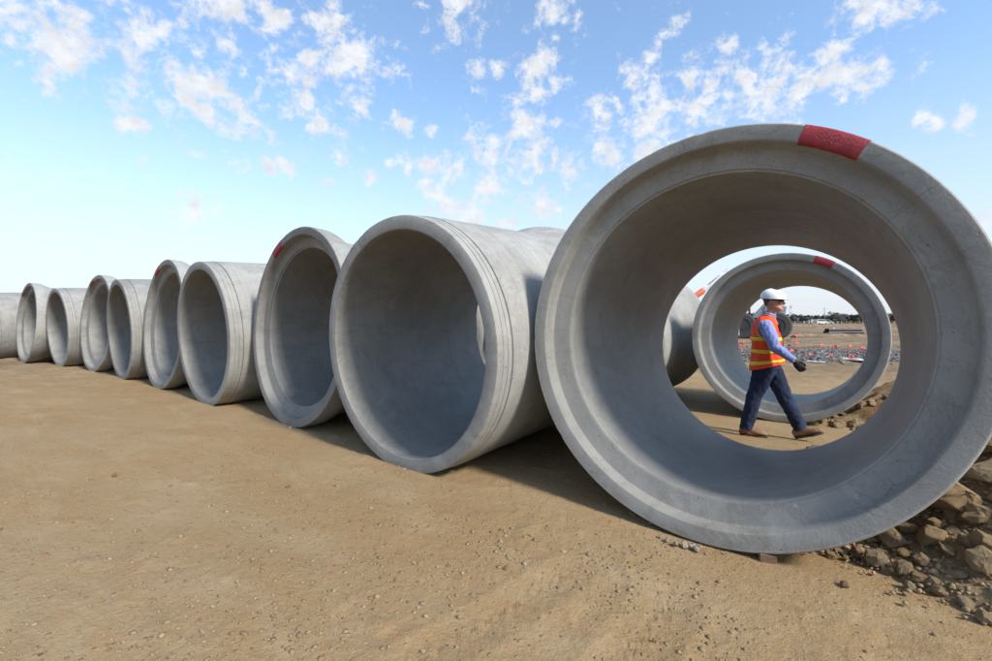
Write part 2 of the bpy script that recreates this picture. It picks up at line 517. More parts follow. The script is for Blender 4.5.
def make_pipe():
    root = empty('concrete_pipe')
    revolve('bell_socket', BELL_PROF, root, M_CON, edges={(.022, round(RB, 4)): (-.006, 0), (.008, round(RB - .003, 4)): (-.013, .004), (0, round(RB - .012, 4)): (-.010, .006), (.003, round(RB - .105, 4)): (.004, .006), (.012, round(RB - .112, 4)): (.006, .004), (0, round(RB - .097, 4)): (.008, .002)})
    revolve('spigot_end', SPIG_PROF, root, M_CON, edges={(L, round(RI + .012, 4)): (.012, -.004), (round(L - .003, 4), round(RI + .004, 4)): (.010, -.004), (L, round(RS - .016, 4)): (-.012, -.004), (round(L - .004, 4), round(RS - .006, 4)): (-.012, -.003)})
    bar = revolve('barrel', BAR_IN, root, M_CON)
    # inside and outside walls of the barrel are one mesh
    bm = bmesh.new(); bm.from_mesh(bar.data)
    o2 = revolve('barrel_outer', BAR_OUT, root, M_CON)
    bm.from_mesh(o2.data); bm.to_mesh(bar.data); bm.free()
    me = o2.data; bpy.data.objects.remove(o2); bpy.data.meshes.remove(me)
    return root

def copy_tree(o, parent=None):
    c = o.copy(); COL.objects.link(c)
    if parent is not None: c.parent = parent
    for ch in list(o.children): copy_tree(ch, c)
    return c

PIPES = []
proto = make_pipe()
TILT = math.asin((RB - RS) / L)
def place_pipe(first, x, y, yaw, bell_front, base=0.0, extra=0.0, roll=0.0, scale=1.0):
    o = proto if first else copy_tree(proto)
    yaw = R(yaw)
    d = Vector((math.sin(yaw), math.cos(yaw), 0))
    if bell_front:
        # local +Y = d, nose (spigot) dips
        o.rotation_euler = Euler((-(TILT + extra), 0, -yaw), 'XYZ')
        o.location = (x, y, base)
    else:
        b = Vector((x, y, 0)) + d * L
        o.rotation_euler = Euler((-(TILT + extra), 0, -yaw + math.pi), 'XYZ')
        o.location = (b.x, b.y, base)
    o.scale = (scale,) * 3
    PIPES.append(o)
    return o

GRP_F = 'concrete pipes in the front row'
GRP_B = 'concrete pipes in the row behind'
ROWPOS = [(1.309, 2.878, 37.9), (-.872, 4.334, 39.3), (-2.736, 6.03, 41.2), (-4.843, 7.632, 39.5), (-6.868, 9.293, 39.6),
          (-8.918, 10.917, 39.6), (-11.015, 12.469, 34.9), (-13.232, 13.884, 34.6), (-15.623, 15.123, 34.3), (-18.07, 16.32, 34.4)]
LABS = ['nearest and largest grey concrete pipe, the walking man seen through its open bell end',
        'big concrete pipe with plain thin spigot rim, directly left of the nearest pipe',
        'pipe with wide bell rim and red patch, between the two nearest thin rimmed pipes',
        'concrete pipe with thin spigot rim, second plain ended one left of the nearest pipe',
        'concrete pipe with red tipped bell rim, between the second and third thin rimmed pipes',
        'concrete pipe with thin rim, third plain ended one counted leftward from the nearest pipe',
        'small looking distant bell ended pipe with red tip, fourth bell rim counted from the right',
        'distant thin rimmed pipe, the last one at left whose plain open end shows',
        'farthest pipe at left with an open bell rim showing, its flank lit pale',
        'farthest pipe at the left picture edge, only its pale side showing']
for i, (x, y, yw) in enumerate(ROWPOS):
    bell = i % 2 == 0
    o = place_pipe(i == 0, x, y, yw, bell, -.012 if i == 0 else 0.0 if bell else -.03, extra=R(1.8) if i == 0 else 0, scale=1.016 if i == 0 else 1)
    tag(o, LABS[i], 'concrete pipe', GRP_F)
B0 = Vector((4.414, 7.125, 0))
BLAB = ['pipe behind the walking man, its red marked bell rim framing the site beyond',
        'dark shaded pipe in the back row, just left of the one behind the walking man',
        'back row pipe, a sliver visible through the big thin rimmed pipe']
BACK = [(B0.x, B0.y, 38.9, True), (B0.x - 2.46, B0.y + 1.60, 41.0, False), (B0.x - 4.22, B0.y + 3.2, 40, True)]
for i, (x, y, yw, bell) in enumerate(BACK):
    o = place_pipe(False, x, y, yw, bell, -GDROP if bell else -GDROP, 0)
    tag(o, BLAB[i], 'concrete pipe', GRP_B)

# red paint marks on the bells that show them (angles measured from +x of the pipe, facing the bell)
def ang_from_top(deg): return R(90 - deg)
for i, (a0, a1) in {0: (22.5, 37.5), 2: (-36, -24), 4: (-33, -20), 6: (-32, -18), 8: (-43, -33), 10: (20, 31.5)}.items():
    # local x points right when looking at the bell from the front
    p = paint_mesh(PIPES[i], ang_from_top(a0), ang_from_top(a1), i * 3.7)
    if i == 0:
        # scrawled chalky writing on the wide patch (illegible strokes)
        mb = MB()
        for row in range(3):
            rr = RB - .030 - .022 * row
            a = R(90 - 25.5); pts = []
            ph = row * 2.0
            while a > R(90 - 35.2 + row * 1.2):
                ph += random.uniform(.2, 1.3)
                pts.append((rr + .0085 * math.sin(ph) * random.uniform(.5, 1.1), a - .006 * math.cos(ph * .5)))
                a -= R(random.uniform(.08, .30))
            seg = []
            for q, (r_, a_) in enumerate(pts):
                seg.append((r_ * math.cos(a_), -.0022, RB + r_ * math.sin(a_)))
                if random.random() < .12 and len(seg) > 3:
                    mb.tube(seg, .0007, 5, (0, 1, 0)); seg = []
            if len(seg) > 3: mb.tube(seg, .0007, 5, (0, 1, 0))
        mb.build('chalk_scrawl', M_CHALK, p)

# timber chock under the nearest bell
def chock():
    c = pix(783, 563, 0.0)
    mb = MB()
    mb.box((0, 0, .026), (.34, .09, .052))
    o = mb.build('timber_chock', M_TIMBER, None, False)
    bv = bake(o, [('BEVEL', {'width': .006, 'segments': 2})])
    o.data.polygons.foreach_set('use_smooth', [False] * len(o.data.polygons))
    o.location = (c.x - .005, c.y + .185, -.014)
    o.rotation_euler = (0, R(-2), R(68))
    tag(o, 'short brown timber chock wedged under the rim of the nearest pipe', 'timber chock')
chock()

# ------------------------------------------------------------------ rocks
def rock_mesh(seed, squash=(1, .8, .62), detail=2, pts=15):
    rnd = random.Random(seed)
    bm = bmesh.new()
    for i in range(pts):
        v = Vector((rnd.gauss(0, 1), rnd.gauss(0, 1), rnd.gauss(0, 1))).normalized() * rnd.uniform(.82, 1.05)
        bm.verts.new((v.x * squash[0], v.y * squash[1], v.z * squash[2]))
    r = bmesh.ops.convex_hull(bm, input=bm.verts)
    bmesh.ops.delete(bm, geom=[g for g in r['geom_interior'] if isinstance(g, bmesh.types.BMVert)], context='VERTS')
    bmesh.ops.bevel(bm, geom=list(bm.edges), offset=.055, segments=2, affect='EDGES', profile=.6)
    bmesh.ops.triangulate(bm, faces=bm.faces)
    bmesh.ops.subdivide_edges(bm, edges=bm.edges, cuts=detail, use_grid_fill=True)
    bm.normal_update()
    for v in bm.verts:
        p = v.co * 2.3 + Vector((seed * 3.1, 0, 0))
        v.co += v.normal * (.07 * noise.noise(p) + .045 * noise.noise(p * 2.7) + .022 * noise.noise(p * 7) + .014 * noise.noise(p * 15))
    me = bpy.data.meshes.new('rock')
    bm.to_mesh(me); bm.free()
    me.materials.append(M_ROCK)
    me.polygons.foreach_set('use_smooth', [True] * len(me.polygons))
    return me
ROCKS = [rock_mesh(s, (1, random.uniform(.75, .98), random.uniform(.6, .88)), 3 if s < 2 else 2 if s < 9 else 1, 19 + s % 9) for s in range(14)]

CLODS = []
for _m in ROCKS[9:13]:
    _c = _m.copy(); _c.materials[0] = M_CLOD; CLODS.append(_c)

def put_rock(loc, size, label, cat='rock', group=None, name='rock', me=None, rot=None):
    o = bpy.data.objects.new(name, me or random.choice(ROCKS)); COL.objects.link(o)
    o.location = loc
    o.rotation_euler = rot or (random.uniform(-.5, .5), random.uniform(-.5, .5), random.uniform(0, 6.28))
    o.scale = (size * random.uniform(.85, 1.15), size * random.uniform(.85, 1.15), size * random.uniform(.8, 1.1))
    tag(o, label, cat, group)
    return o

# heap coordinates: la = lateral (right of the pipe axis), ax = along the axis
LATD = Vector((AXD.y, -AXD.x, 0))
def heap_h(la, ax, fr=1.0):
    cap = np.interp(la, [.45, .62, .8, 1.0, 1.2, 1.6, 2.2, 3.2, 4.2], [0, .05, .13, .23, .37, .68, 1.02, .85, 0])
    a0 = np.interp(la, [.5, .75, 1.25, 2.2, 3.5], [.42, .30, .02, -.35, -.1])
    s = np.clip((ax - a0) / (1.05 * fr), 0, 1)
    s = s * (1.6 - .6 * s)
    e = 1 - np.clip((ax - 2.0) / 1.2, 0, 1) ** 2
    return cap * s * e

def heap(name, base, label, group=None, zbase=0.0, k=1.0):
    n, m = 90, 90
    la = np.linspace(.45, 4.3, n); ax = np.linspace(-.6, 3.3, m)
    LA, AX = np.meshgrid(la, ax, indexing='ij')
    H = heap_h(LA, AX) * k
    nz = fbm(LA * 4 + base.x, AX * 4, 4) * .10 + fbm(LA * 13, AX * 13 + base.y, 3) * .04
    H = H + np.clip(H * 6, 0, 1) * nz * np.clip((LA - .4) / .6, .1, 1) - .25 * (H < .004)
    X = base.x + LATD.x * LA + AXD.x * AX; Y = base.y + LATD.y * LA + AXD.y * AX
    vs = np.stack([X - base.x, Y - base.y, H], -1).reshape(-1, 3)
    fs = [(i * m + j, (i + 1) * m + j, (i + 1) * m + j + 1, i * m + j + 1) for i in range(n - 1) for j in range(m - 1)]
    o = mesh(name, vs, fs, M_HEAP)
    o.location = (base.x, base.y, zbase)
    tag(o, label, 'earth heap', group)
    def height(l, a):
        q = np.array([[l]]); w = np.array([[a]])
        h = float(heap_h(q, w)[0, 0]) * k
        z = float((fbm(q * 4 + base.x, w * 4, 4) * .10 + fbm(q * 13, w * 13 + base.y, 3) * .04)[0, 0])
        return zbase + h + min(1, max(0, h * 6)) * z * min(1, max(.1, (l - .4) / .6))
    return height
HB = Vector((P0.x, P0.y, 0))
hh = heap('earth_heap', HB, 'rough brown earth heap full of stones beside the nearest pipe', 'earth heaps')
hb2 = Vector((B0.x - .1, B0.y + .1, 0))
hh2 = heap('earth_heap', hb2, 'small dark earth heap behind the walking man, under the right of the back pipe', 'earth heaps', -GDROP - .01, .72)

def pipe_clear(la, ax, size):
    """highest centre height so the rock stays under the nearest pipe"""
    r = 1.30
    if la < r: return r - math.sqrt(max(0, r * r - la * la)) - size * .62
    return 9
def place_on_heap(la, ax):
    return Vector((HB.x + LATD.x * la + AXD.x * ax, HB.y + LATD.y * la + AXD.y * ax, 0))

def from_pix(px, py):
    """where the ray through a photo pixel meets the heap or the ground"""
    u = (px - 496) / F; v = (HY - py) / F
    d = 1.4
    while d < 6:
        x, y, z = u * d, d, CAMH + v * d
        q = Vector((x - HB.x, y - HB.y, 0)); la = q.dot(LATD); ax = q.dot(AXD)
        g = hh(la, ax) if .46 < la < 4.2 and -.55 < ax < 3.2 else 0.0
        if z <= max(g, 0): return Vector((x, y, max(g, 0))), la, ax
        d += .01
    return Vector((u * d, d, 0)), 0, 0

# the larger stones, read off the photograph: pixel centre, half width in pixels, label
BIG = [(948, 489, 40, 0, 'largest brown boulder, half tucked under the right side of the nearest pipe'),
       (991, 470, 26, 1, 'orange faced boulder cut off by the right picture edge'),
       (980, 515, 13, 2, 'dark flat stone in front of the boulder at the right picture edge'),
       (974, 517, 15, 3, 'pale angular stone just below the largest brown boulder'),
       (953, 516, 10, 4, 'dark upright stone leaning left of the pale angular stone'),
       (932, 536, 15, 5, 'split grey stone with sharp edges in the middle of the rubble'),
       (892, 539, 14, 6, 'rounded tan stone touching the rim of the nearest pipe'),
       (908, 528, 10, 7, 'brown stone pressed against the pipe rim right of the rounded tan stone'),
       (875, 559, 12, 8, 'smooth tan stone at the left toe of the rubble heap'),
       (858, 552, 7, 9, 'small dark stone at the very left end of the rubble'),
       (984, 541, 13, 2, 'wide grey stone lying against the right picture edge'),
       (985, 563, 20, 5, 'broad dark stone at the right picture edge, largest of the lower rubble'),
       (965, 603, 9, 1, 'pale whitish stone at the front foot of the rubble heap'),
       (986, 618, 9, 3, 'light grey stone lowest at the right corner of the rubble'),
       (905, 568, 9, 4, 'squat brown stone in front of the rounded tan stone'),
       (921, 561, 9, 7, 'wedge shaped stone below the split grey stone'),
       (948, 552, 10, 6, 'flat topped stone right of the split grey stone'),
       (968, 543, 9, 9, 'brown lump between the pale angular stone and the lower rubble'),
       (910, 586, 6, 8, 'small pale stone alone at the toe of the heap'),
       (935, 525, 9, 10, 'dull brown stone behind the split grey stone'),
       (988, 446, 18, 11, 'reddish lump on top of the earth heap at the right edge'),
       (955, 574, 8, 12, 'rounded stone among gravel left of the broad dark stone'),
       (938, 590, 7, 13, 'small grey stone in gravel above the pale whitish stone')]
used = []
for (px, py, hw, k, lab) in BIG:
    p, la, ax = from_pix(px, py + hw * .45)
    d = p.y; size = hw * d / F * (.92 if hw > 18 else 1.08)
    z = p.z + size * .42
    z = min(z, pipe_clear(la, ax, size) if ax > 0.05 else z)
    put_rock((p.x, p.y, z), size, lab, 'rock', 'stones in the rubble heap', me=ROCKS[k % len(ROCKS)])
    used.append((p.x, p.y, size))
cnt = 0; tries = 0
while cnt < 280 and tries < 40000:
    tries += 1
    la = random.uniform(.6, 2.3); ax = random.uniform(-.45, 1.6)
    h = hh(la, ax)
    edge = float(heap_h(np.array(la), np.array(ax)))
    if edge < .015: continue
    size = min(.085, max(.016, random.lognormvariate(math.log(.036), .40)))
    p = place_on_heap(la, ax)
    if any((p.x - a) ** 2 + (p.y - b) ** 2 < ((size + s) * .58) ** 2 for a, b, s in used): continue
    z = h + size * .25
    if z > pipe_clear(la, ax, size): continue
    used.append((p.x, p.y, size))
    if size > .045: lab = 'medium rough stone half buried in the rubble heap beside the nearest pipe'
    else: lab = 'small loose stone on the rubble heap beside the nearest pipe'
    put_rock((p.x, p.y, z), size, lab, 'rock', 'medium stones in the rubble' if size > .045 else 'small stones in the rubble')
    cnt += 1
# stones on the second heap
cnt = 0
while cnt < 40:
    la = random.uniform(.65, 1.7); ax = random.uniform(.0, 1.1)
    h = hh2(la, ax); size = random.uniform(.035, .12)
    z = h + size * .2
    if z - (-GDROP) > pipe_clear(la, ax, size): continue
    q = hb2 + LATD * la + AXD * ax
    put_rock((q.x, q.y, z), size, 'brown stone on the small heap under the back pipe behind the man', 'rock', 'stones under the back pipe')
    cnt += 1
# broken clods pressed out under the nearest rim
for i, (px, py, hw) in enumerate([(668, 541, 4), (676, 545, 5), (684, 546, 6), (692, 547, 5), (697, 550, 4), (661, 537, 3), (831, 556, 6), (838, 552, 5), (846, 559, 5), (826, 551, 4), (700, 547, 3)]):
    p = pix(px, py, 0.0); size = hw * p.y / F
    put_rock((p.x, p.y, size * .3), size, 'pale crumbled earth clod under the left of the nearest rim' if px < 760 else 'brown earth clod at the right foot of the nearest rim', 'clod',
             'clods left of the chock' if px < 760 else 'clods right of the chock', name='earth_clod', me=random.choice(CLODS if px < 760 else ROCKS))
for i, (px, py, hw) in enumerate([(404, 470, 3), (413, 473, 2), (452, 472, 3), (466, 468, 2), (290, 429, 2.5), (306, 428, 2), (726, 553, 2)]):
    p = pix(px, py, 0.0); size = hw * p.y / F
    put_rock((p.x, p.y, size * .2), size, 'crumb of dry soil pushed up at the foot of a near pipe', 'clod', 'soil crumbs at the feet of the pipes', name='earth_clod', me=random.choice(CLODS))
# loose single stones on the dirt
for i, (px, py, hw, lab) in enumerate([(845, 585, 5, 'single pale stone lying alone on the dirt right of the chock'),
                                       (47, 637, 5, 'pale flat stone in the dirt at the lower left'), (40, 657, 5, 'whitish stone at the bottom left corner'),
                                       (115, 475, 3, 'tiny dark stone alone on the open dirt at left'), (80, 627, 3, 'small dark stone at lower left near the pale flat stone'),
                                       (288, 487, 3, 'small stone on open dirt below the red marked bell'), (505, 570, 4, 'small tan stone on dirt below the big thin rimmed pipe'),
                                       (655, 640, 3, 'small stone near the bottom centre of the dirt')]):
    p = pix(px, py, 0.0); size = hw * p.y / F
    put_rock((p.x, p.y, size * .15), size, lab, 'stone', name='loose_stone')

# pebbles and gravel (uncountable)
def scatter(name, pts, mat, flat=.65):
    base = bmesh.new(); bmesh.ops.create_icosphere(base, subdivisions=1, radius=1)
    bv = np.array([v.co[:] for v in base.verts]); bf = np.array([[v.index for v in f.verts] for f in base.faces]); base.free()
    n = len(pts); k = len(bv)
    V = np.empty((n, k, 3))
    jit = rng.uniform(.72, 1.25, (n, k, 1))
    sc3 = rng.uniform(.7, 1.3, (n, 1, 3)) * np.array([1, 1, flat])
    ang = rng.uniform(0, 6.28, n)
    v = bv[None] * jit * sc3 * pts[:, 3][:, None, None]
    c, s = np.cos(ang)[:, None], np.sin(ang)[:, None]
    V[..., 0] = v[..., 0] * c - v[..., 1] * s + pts[:, 0][:, None]
    V[..., 1] = v[..., 0] * s + v[..., 1] * c + pts[:, 1][:, None]
    V[..., 2] = v[..., 2] + pts[:, 2][:, None]
    Fc = (bf[None] + (np.arange(n) * k)[:, None, None]).reshape(-1, 3)
    me = bpy.data.meshes.new(name)
    me.vertices.add(n * k); me.vertices.foreach_set('co', V.ravel())
    me.loops.add(Fc.size); me.loops.foreach_set('vertex_index', Fc.ravel())
    me.polygons.add(len(Fc)); me.polygons.foreach_set('loop_start', np.arange(len(Fc)) * 3)
    me.update(); me.validate()
    o = link(name, me, mat)
    tag(o, kind='stuff')
    return o
def pebbles():
    n = 36000
    r = 1.2 * (14 / 1.2) ** rng.random(n); th = rng.uniform(R(40), R(150), n)
    x = r * np.cos(th); y = r * np.sin(th)
    keep = (fbm(x * 1.1 + 5, y * 1.1, 3) + .55 * fbm(x * 4, y * 4, 2) + rng.normal(0, .22, n)) > .16
    d = (x - P0.x) * AXD.x + (y - P0.y) * AXD.y
    keep &= d < 2.2
    x, y, r = x[keep], y[keep], r[keep]; n = len(x)
    s = np.exp(rng.normal(math.log(.0046), .55, n)); s = np.clip(s, .0018, .016)
    z = ground_height(x, y) + s * .2
    o = scatter('pebbles', np.stack([x, y, z, s], -1), M_PEB)
    o['label'] = 'loose pebbles and crumbs strewn over the dirt in front of the pipes'; o['category'] = 'pebbles'
pebbles()
def gravel():
    n = 9000
    la = rng.uniform(.55, 2.6, n); ax = rng.uniform(-.6, 1.7, n); e = heap_h(la, ax)
    a0 = np.interp(la, [.5, .75, 1.25, 2.2, 3.5], [.42, .30, .02, -.35, -.1])
    keep = (e > 0) | (rng.random(n) < .45 * np.exp(np.minimum((ax - a0) / .09, 0)))
    sz = np.clip(np.exp(rng.normal(math.log(.009), .45, n)), .004, .022)
    nz = fbm(la * 4 + HB.x, ax * 4, 4) * .10 + fbm(la * 13, ax * 13 + HB.y, 3) * .04
    z = np.where(e > 0, e + np.clip(e * 6, 0, 1) * nz * np.clip((la - .4) / .6, .1, 1), 0)
    clear = np.where(la < 1.3, 1.3 - np.sqrt(np.maximum(0, 1.69 - la ** 2)) - sz * .62, 9)
    keep &= z + sz < clear
    X = HB.x + LATD.x * la + AXD.x * ax; Y = HB.y + LATD.y * la + AXD.y * ax
    pts = np.stack([X, Y, z + sz * .25, sz], -1)[keep]
    o = scatter('gravel', pts, M_GRAV, .75)
    o['label'] = 'loose gravel covering the rubble heap beside the nearest pipe'; o['category'] = 'gravel'
gravel()

# ------------------------------------------------------------------ the walking man
M_SKIN = simple('skin', (.47, .235, .155), .5, var=.12, scale=14, bump=.001)
M_HAT = simple('hat_plastic', (.78, .79, .80), .28, var=.03)
M_HATD = simple('hat_inner', (.05, .05, .055), .6)
M_ORANGE = simple('hi_vis_orange', (.93, .065, .012), .75, var=.10, scale=18, bump=.001, bscale=300)
M_YELLOW = simple('hi_vis_yellow', (.78, .62, .02), .5, var=.08, scale=30)
M_PIPING = simple('vest_binding', (.80, .28, .03), .6, var=.08)
M_SHIRT = simple('blue_shirt', (.21, .26, .55), .85, var=.12, scale=9, bump=.001, bscale=260)
M_JEANS = simple('denim', (.010, .019, .054), .9, var=.45, scale=6, bump=.001, bscale=260)
M_BOOT = simple('boot_leather', (.19, .105, .05), .7, var=.3, scale=16, bump=.002)
M_SOLE = simple('boot_sole', (.05, .04, .032), .85)
M_GLOVE = simple('glove', (.012, .013, .016), .75, var=.3)
M_GLASS = simple('sunglass_lens', (.006, .006, .007), .12, spec=.7)
M_HAIR = simple('grey_hair', (.10, .08, .065), .8, var=.4, scale=60)
M_BLACK = simple('black_plastic', (.015, .015, .017), .45)
M_LACE = simple('lace', (.28, .22, .15), .8)

def person():
    gx, gy = 3.54, 5.84
    gz = ground_z(gx, gy)
    root = empty('person', (gx, gy, gz + .012), (0, 0, math.atan2(-.57, .82)))
    tag(root, 'walking man in white hard hat, orange and yellow vest, blue shirt and jeans', 'person')
    def remesh(mb, name, mat, parent, vox, sm=6, fac=.6):
        o = mb.build(name, mat, parent)
        bake(o, [('REMESH', {'mode': 'VOXEL', 'voxel_size': vox, 'use_smooth_shade': True}), ('SMOOTH', {'factor': fac, 'iterations': sm})])
        return o
    # joints: x forward, y to his left, z up
    sh = {-1: Vector((-.085, -.190, 1.385)), 1: Vector((-.085, .190, 1.385))}
    el = {-1: Vector((.045, -.275, 1.125)), 1: Vector((-.20, .26, 1.13))}
    wr = {-1: Vector((.235, -.245, .965)), 1: Vector((-.15, .285, .90))}
    hip = {-1: Vector((-.075, -.095, .92)), 1: Vector((-.065, .095, .92))}
    kn = {-1: Vector((-.205, -.105, .50)), 1: Vector((.125, .095, .50))}
    an = {-1: Vector((-.300, -.105, .105)), 1: Vector((.285, .085, .135))}

    # ---- body: one continuous surface
    b = MB()
    # head: rings by height (z, front x, back x, half width)
    hd = [(1.545, .055, -.01, .030), (1.553, .083, -.03, .046), (1.575, .098, -.055, .060), (1.605, .100, -.078, .068), (1.64, .098, -.093, .073), (1.675, .093, -.103, .076),
          (1.70, .092, -.108, .077), (1.73, .098, -.110, .077), (1.77, .090, -.106, .073), (1.805, .066, -.088, .058), (1.832, .025, -.05, .030)]
    rings = []
    for z, f, bk, w in hd:
        cx = (f + bk) / 2; rx = (f - bk) / 2
        rings.append([Vector((cx + rx * math.cos(a) * (1 if math.cos(a) < 0 else 1), w * math.sin(a) * (1 - .12 * max(0, math.cos(a))), z)) for a in [2 * math.pi * k / 28 for k in range(28)]])
    b.loft(rings)
    b.tube([(.088, 0, 1.708), (.103, 0, 1.68), (.122, 0, 1.655), (.104, 0, 1.640)], [(.008, .010), (.011, .012), (.014, .016), (.010, .014)], 10, (1, 0, 0))   # nose
    b.ball((.088, 0, 1.733), (.018, .055, .010))                 # brow
    b.ball((.097, 0, 1.617), (.011, .026, .006)); b.ball((.094, 0, 1.604), (.011, .023, .007))   # lips
    b.ball((.088, 0, 1.570), (.017, .024, .017))                 # chin
    for s in (-1, 1):
        b.ball((.074, s * .038, 1.665), (.024, .026, .022))      # cheeks
        b.ball((.055, s * .052, 1.590), (.035, .022, .025))      # jaw
        b.ball((-.018, s * .080, 1.685), (.020, .010, .034), rot=Matrix.Rotation(R(-12), 3, 'Y'))   # ear
        b.ball((.078, s * .032, 1.700), (.012, .014, .010))
    b.tube([(-.055, 0, 1.42), (-.042, 0, 1.49), (-.020, 0, 1.555), (-.01, 0, 1.63)], [(.070, .072), (.062, .062), (.060, .058), (.062, .058)], 18, (1, 0, 0))   # neck
    # torso
    tz = [(.86, -.075, .105, .160), (.98, -.075, .120, .168), (1.10, -.072, .125, .165), (1.22, -.080, .120, .175), (1.33, -.088, .112, .185), (1.41, -.080, .090, .165), (1.46, -.065, .065, .090)]
    b.loft([[Vector((cx + rx * math.cos(a), ry * math.sin(a), z)) for a in [2 * math.pi * k / 24 for k in range(24)]] for z, cx, rx, ry in tz])
    for s in (-1, 1):
        b.tube([sh[s] + Vector((0, -s * .05, .01)), sh[s], (sh[s] + el[s]) / 2, el[s], el[s].lerp(wr[s], .3), wr[s]], [.060, .062, .050, .041, .042, .028], 14, (1, 0, 0))
        b.tube([hip[s] + Vector((0, 0, .04)), hip[s], hip[s].lerp(kn[s], .5), kn[s], kn[s].lerp(an[s], .35), an[s]], [.09, .092, .077, .056, .056, .038], 16, (1, 0, 0))
        # hand: palm and five separate fingers
        ax = (wr[s] - el[s]).normalized(); ax = (ax + Vector((.0, 0, -.35))).normalized()
        side = (Vector((0, s, 0)) - ax * ax.y * s).normalized()     # away from the body = back of hand
        thumbd = side.cross(ax).normalized()
        if thumbd.x < 0: thumbd = -thumbd                            # thumb points forward
        pc = wr[s]
        b.tube([pc, pc + ax * .03, pc + ax * .065, pc + ax * .092], [(.017, .024), (.017, .036), (.016, .041), (.012, .038)], 14, side)
        for i, (off, ln) in enumerate([(.030, .070), (.010, .078), (-.010, .073), (-.029, .057)]):
            r0 = pc + ax * .085 + thumbd * off
            curl = .25 + .10 * i
            d1 = (ax - side * curl * .55).normalized(); d2 = (ax * .75 - side * (curl + .55)).normalized(); d3 = (ax * .25 - side * (curl + .9)).normalized()
            p1 = r0 + d1 * ln * .48; p2 = p1 + d2 * ln * .32; p3 = p2 + d3 * ln * .26
            b.tube([r0 - ax * .015, r0, p1, p2, p3], [.0088, .0092, .0086, .0078, .0062], 9, thumbd)
        t0 = pc + ax * .026 + thumbd * .026
        b.tube([t0, t0 + (ax * .7 + thumbd * .7).normalized() * .034, t0 + (ax * .85 + thumbd * .5).normalized() * .064 - side * .010, t0 + (ax * .95 + thumbd * .28).normalized() * .085 - side * .02], [.014, .0125, .0105, .008], 9, side)
        an_f = an[s] + Vector((.06, 0, -.06))
        b.tube([an[s] + Vector((0, 0, .02)), an[s] + Vector((.0, 0, -.03)), an_f, an_f + Vector((.08, 0, -.0))], [.038, .042, .036, .026], 12, (0, 1, 0))
    body = remesh(b, 'body', M_SKIN, root, .0055, 4, .5)

    # gloves: a slightly fatter skin over each hand
    for s in (-1, 1):
        g = MB()
        ax = (wr[s] - el[s]).normalized(); ax = (ax + Vector((.0, 0, -.35))).normalized()
        side = (Vector((0, s, 0)) - ax * ax.y * s).normalized()
        thumbd = side.cross(ax).normalized()
        if thumbd.x < 0: thumbd = -thumbd
        pc = wr[s]
        g.tube([pc - ax * .025, pc, pc + ax * .03, pc + ax * .065, pc + ax * .094], [(.030, .033), (.025, .030), (.023, .042), (.022, .047), (.016, .043)], 16, side)
        for i, (off, ln) in enumerate([(.031, .074), (.010, .082), (-.011, .077), (-.031, .060)]):
            r0 = pc + ax * .085 + thumbd * off
            curl = .25 + .10 * i
            d1 = (ax - side * curl * .55).normalized(); d2 = (ax * .75 - side * (curl + .55)).normalized(); d3 = (ax * .25 - side * (curl + .9)).normalized()
            p1 = r0 + d1 * ln * .48; p2 = p1 + d2 * ln * .32; p3 = p2 + d3 * ln * .26
            g.tube([r0 - ax * .015, r0, p1, p2, p3], [.0115, .0118, .0112, .0104, .0085], 10, thumbd)
        t0 = pc + ax * .026 + thumbd * .026
        g.tube([t0, t0 + (ax * .7 + thumbd * .7).normalized() * .034, t0 + (ax * .85 + thumbd * .5).normalized() * .066 - side * .010, t0 + (ax * .95 + thumbd * .28).normalized() * .088 - side * .02], [.017, .0155, .0135, .0105], 10, side)
        remesh(g, 'glove', M_GLOVE, root, .0035, 3, .5)

    # ---- shirt: torso, sleeves and collar in one cloth
    c = MB()
    tz2 = [(.90, -.072, .135, .185), (1.0, -.072, .142, .190), (1.12, -.070, .145, .190), (1.24, -.080, .138, .200), (1.35, -.088, .125, .205), (1.425, -.080, .100, .180), (1.462, -.066, .082, .120), (1.482, -.056, .075, .085)]
    c.loft([[Vector((cx + rx * math.cos(a), ry * math.sin(a), z)) for a in [2 * math.pi * k / 28 for k in range(28)]] for z, cx, rx, ry in tz2])
    for s in (-1, 1):
        e2 = el[s] + Vector((-.012, 0, -.006))
        c.tube([sh[s] + Vector((0, -s * .06, .015)), sh[s] + Vector((0, s * .005, .005)), sh[s].lerp(el[s], .35), sh[s].lerp(el[s], .75), e2, el[s].lerp(wr[s], .25), el[s].lerp(wr[s], .6), el[s].lerp(wr[s], .86), el[s].lerp(wr[s], .93)],
               [(.070, .058), (.080, .062), (.080, .070), (.070, .064), (.064, .06), (.060, .056), (.050, .047), (.042, .040), (.043, .041)], 18, (1, 0, 0))
    c.tube([(-.060, 0, 1.455), (-.050, 0, 1.50), (-.040, 0, 1.528)], [(.086, .080), (.076, .073), (.075, .071)], 20, (1, 0, 0))      # collar stand
    for s in (-1, 1):
        c.tube([(.028, s * .012, 1.468), (.012, s * .055, 1.498), (-.05, s * .078, 1.520)], [(.016, .008)] * 3, 8, (0, 0, 1))       # collar points
    o = remesh(c, 'shirt', M_SHIRT, root, .0065, 5)
    wrinkle(o, .009, 16, (1, 1, .6), 3.0)

    # ---- jeans
    j = MB()
    wz = [(.845, -.070, .145, .178), (.91, -.072, .148, .180), (.97, -.072, .142, .176), (1.02, -.072, .136, .172)]
    j.loft([[Vector((cx + rx * math.cos(a), ry * math.sin(a), z)) for a in [2 * math.pi * k / 28 for k in range(28)]] for z, cx, rx, ry in wz])
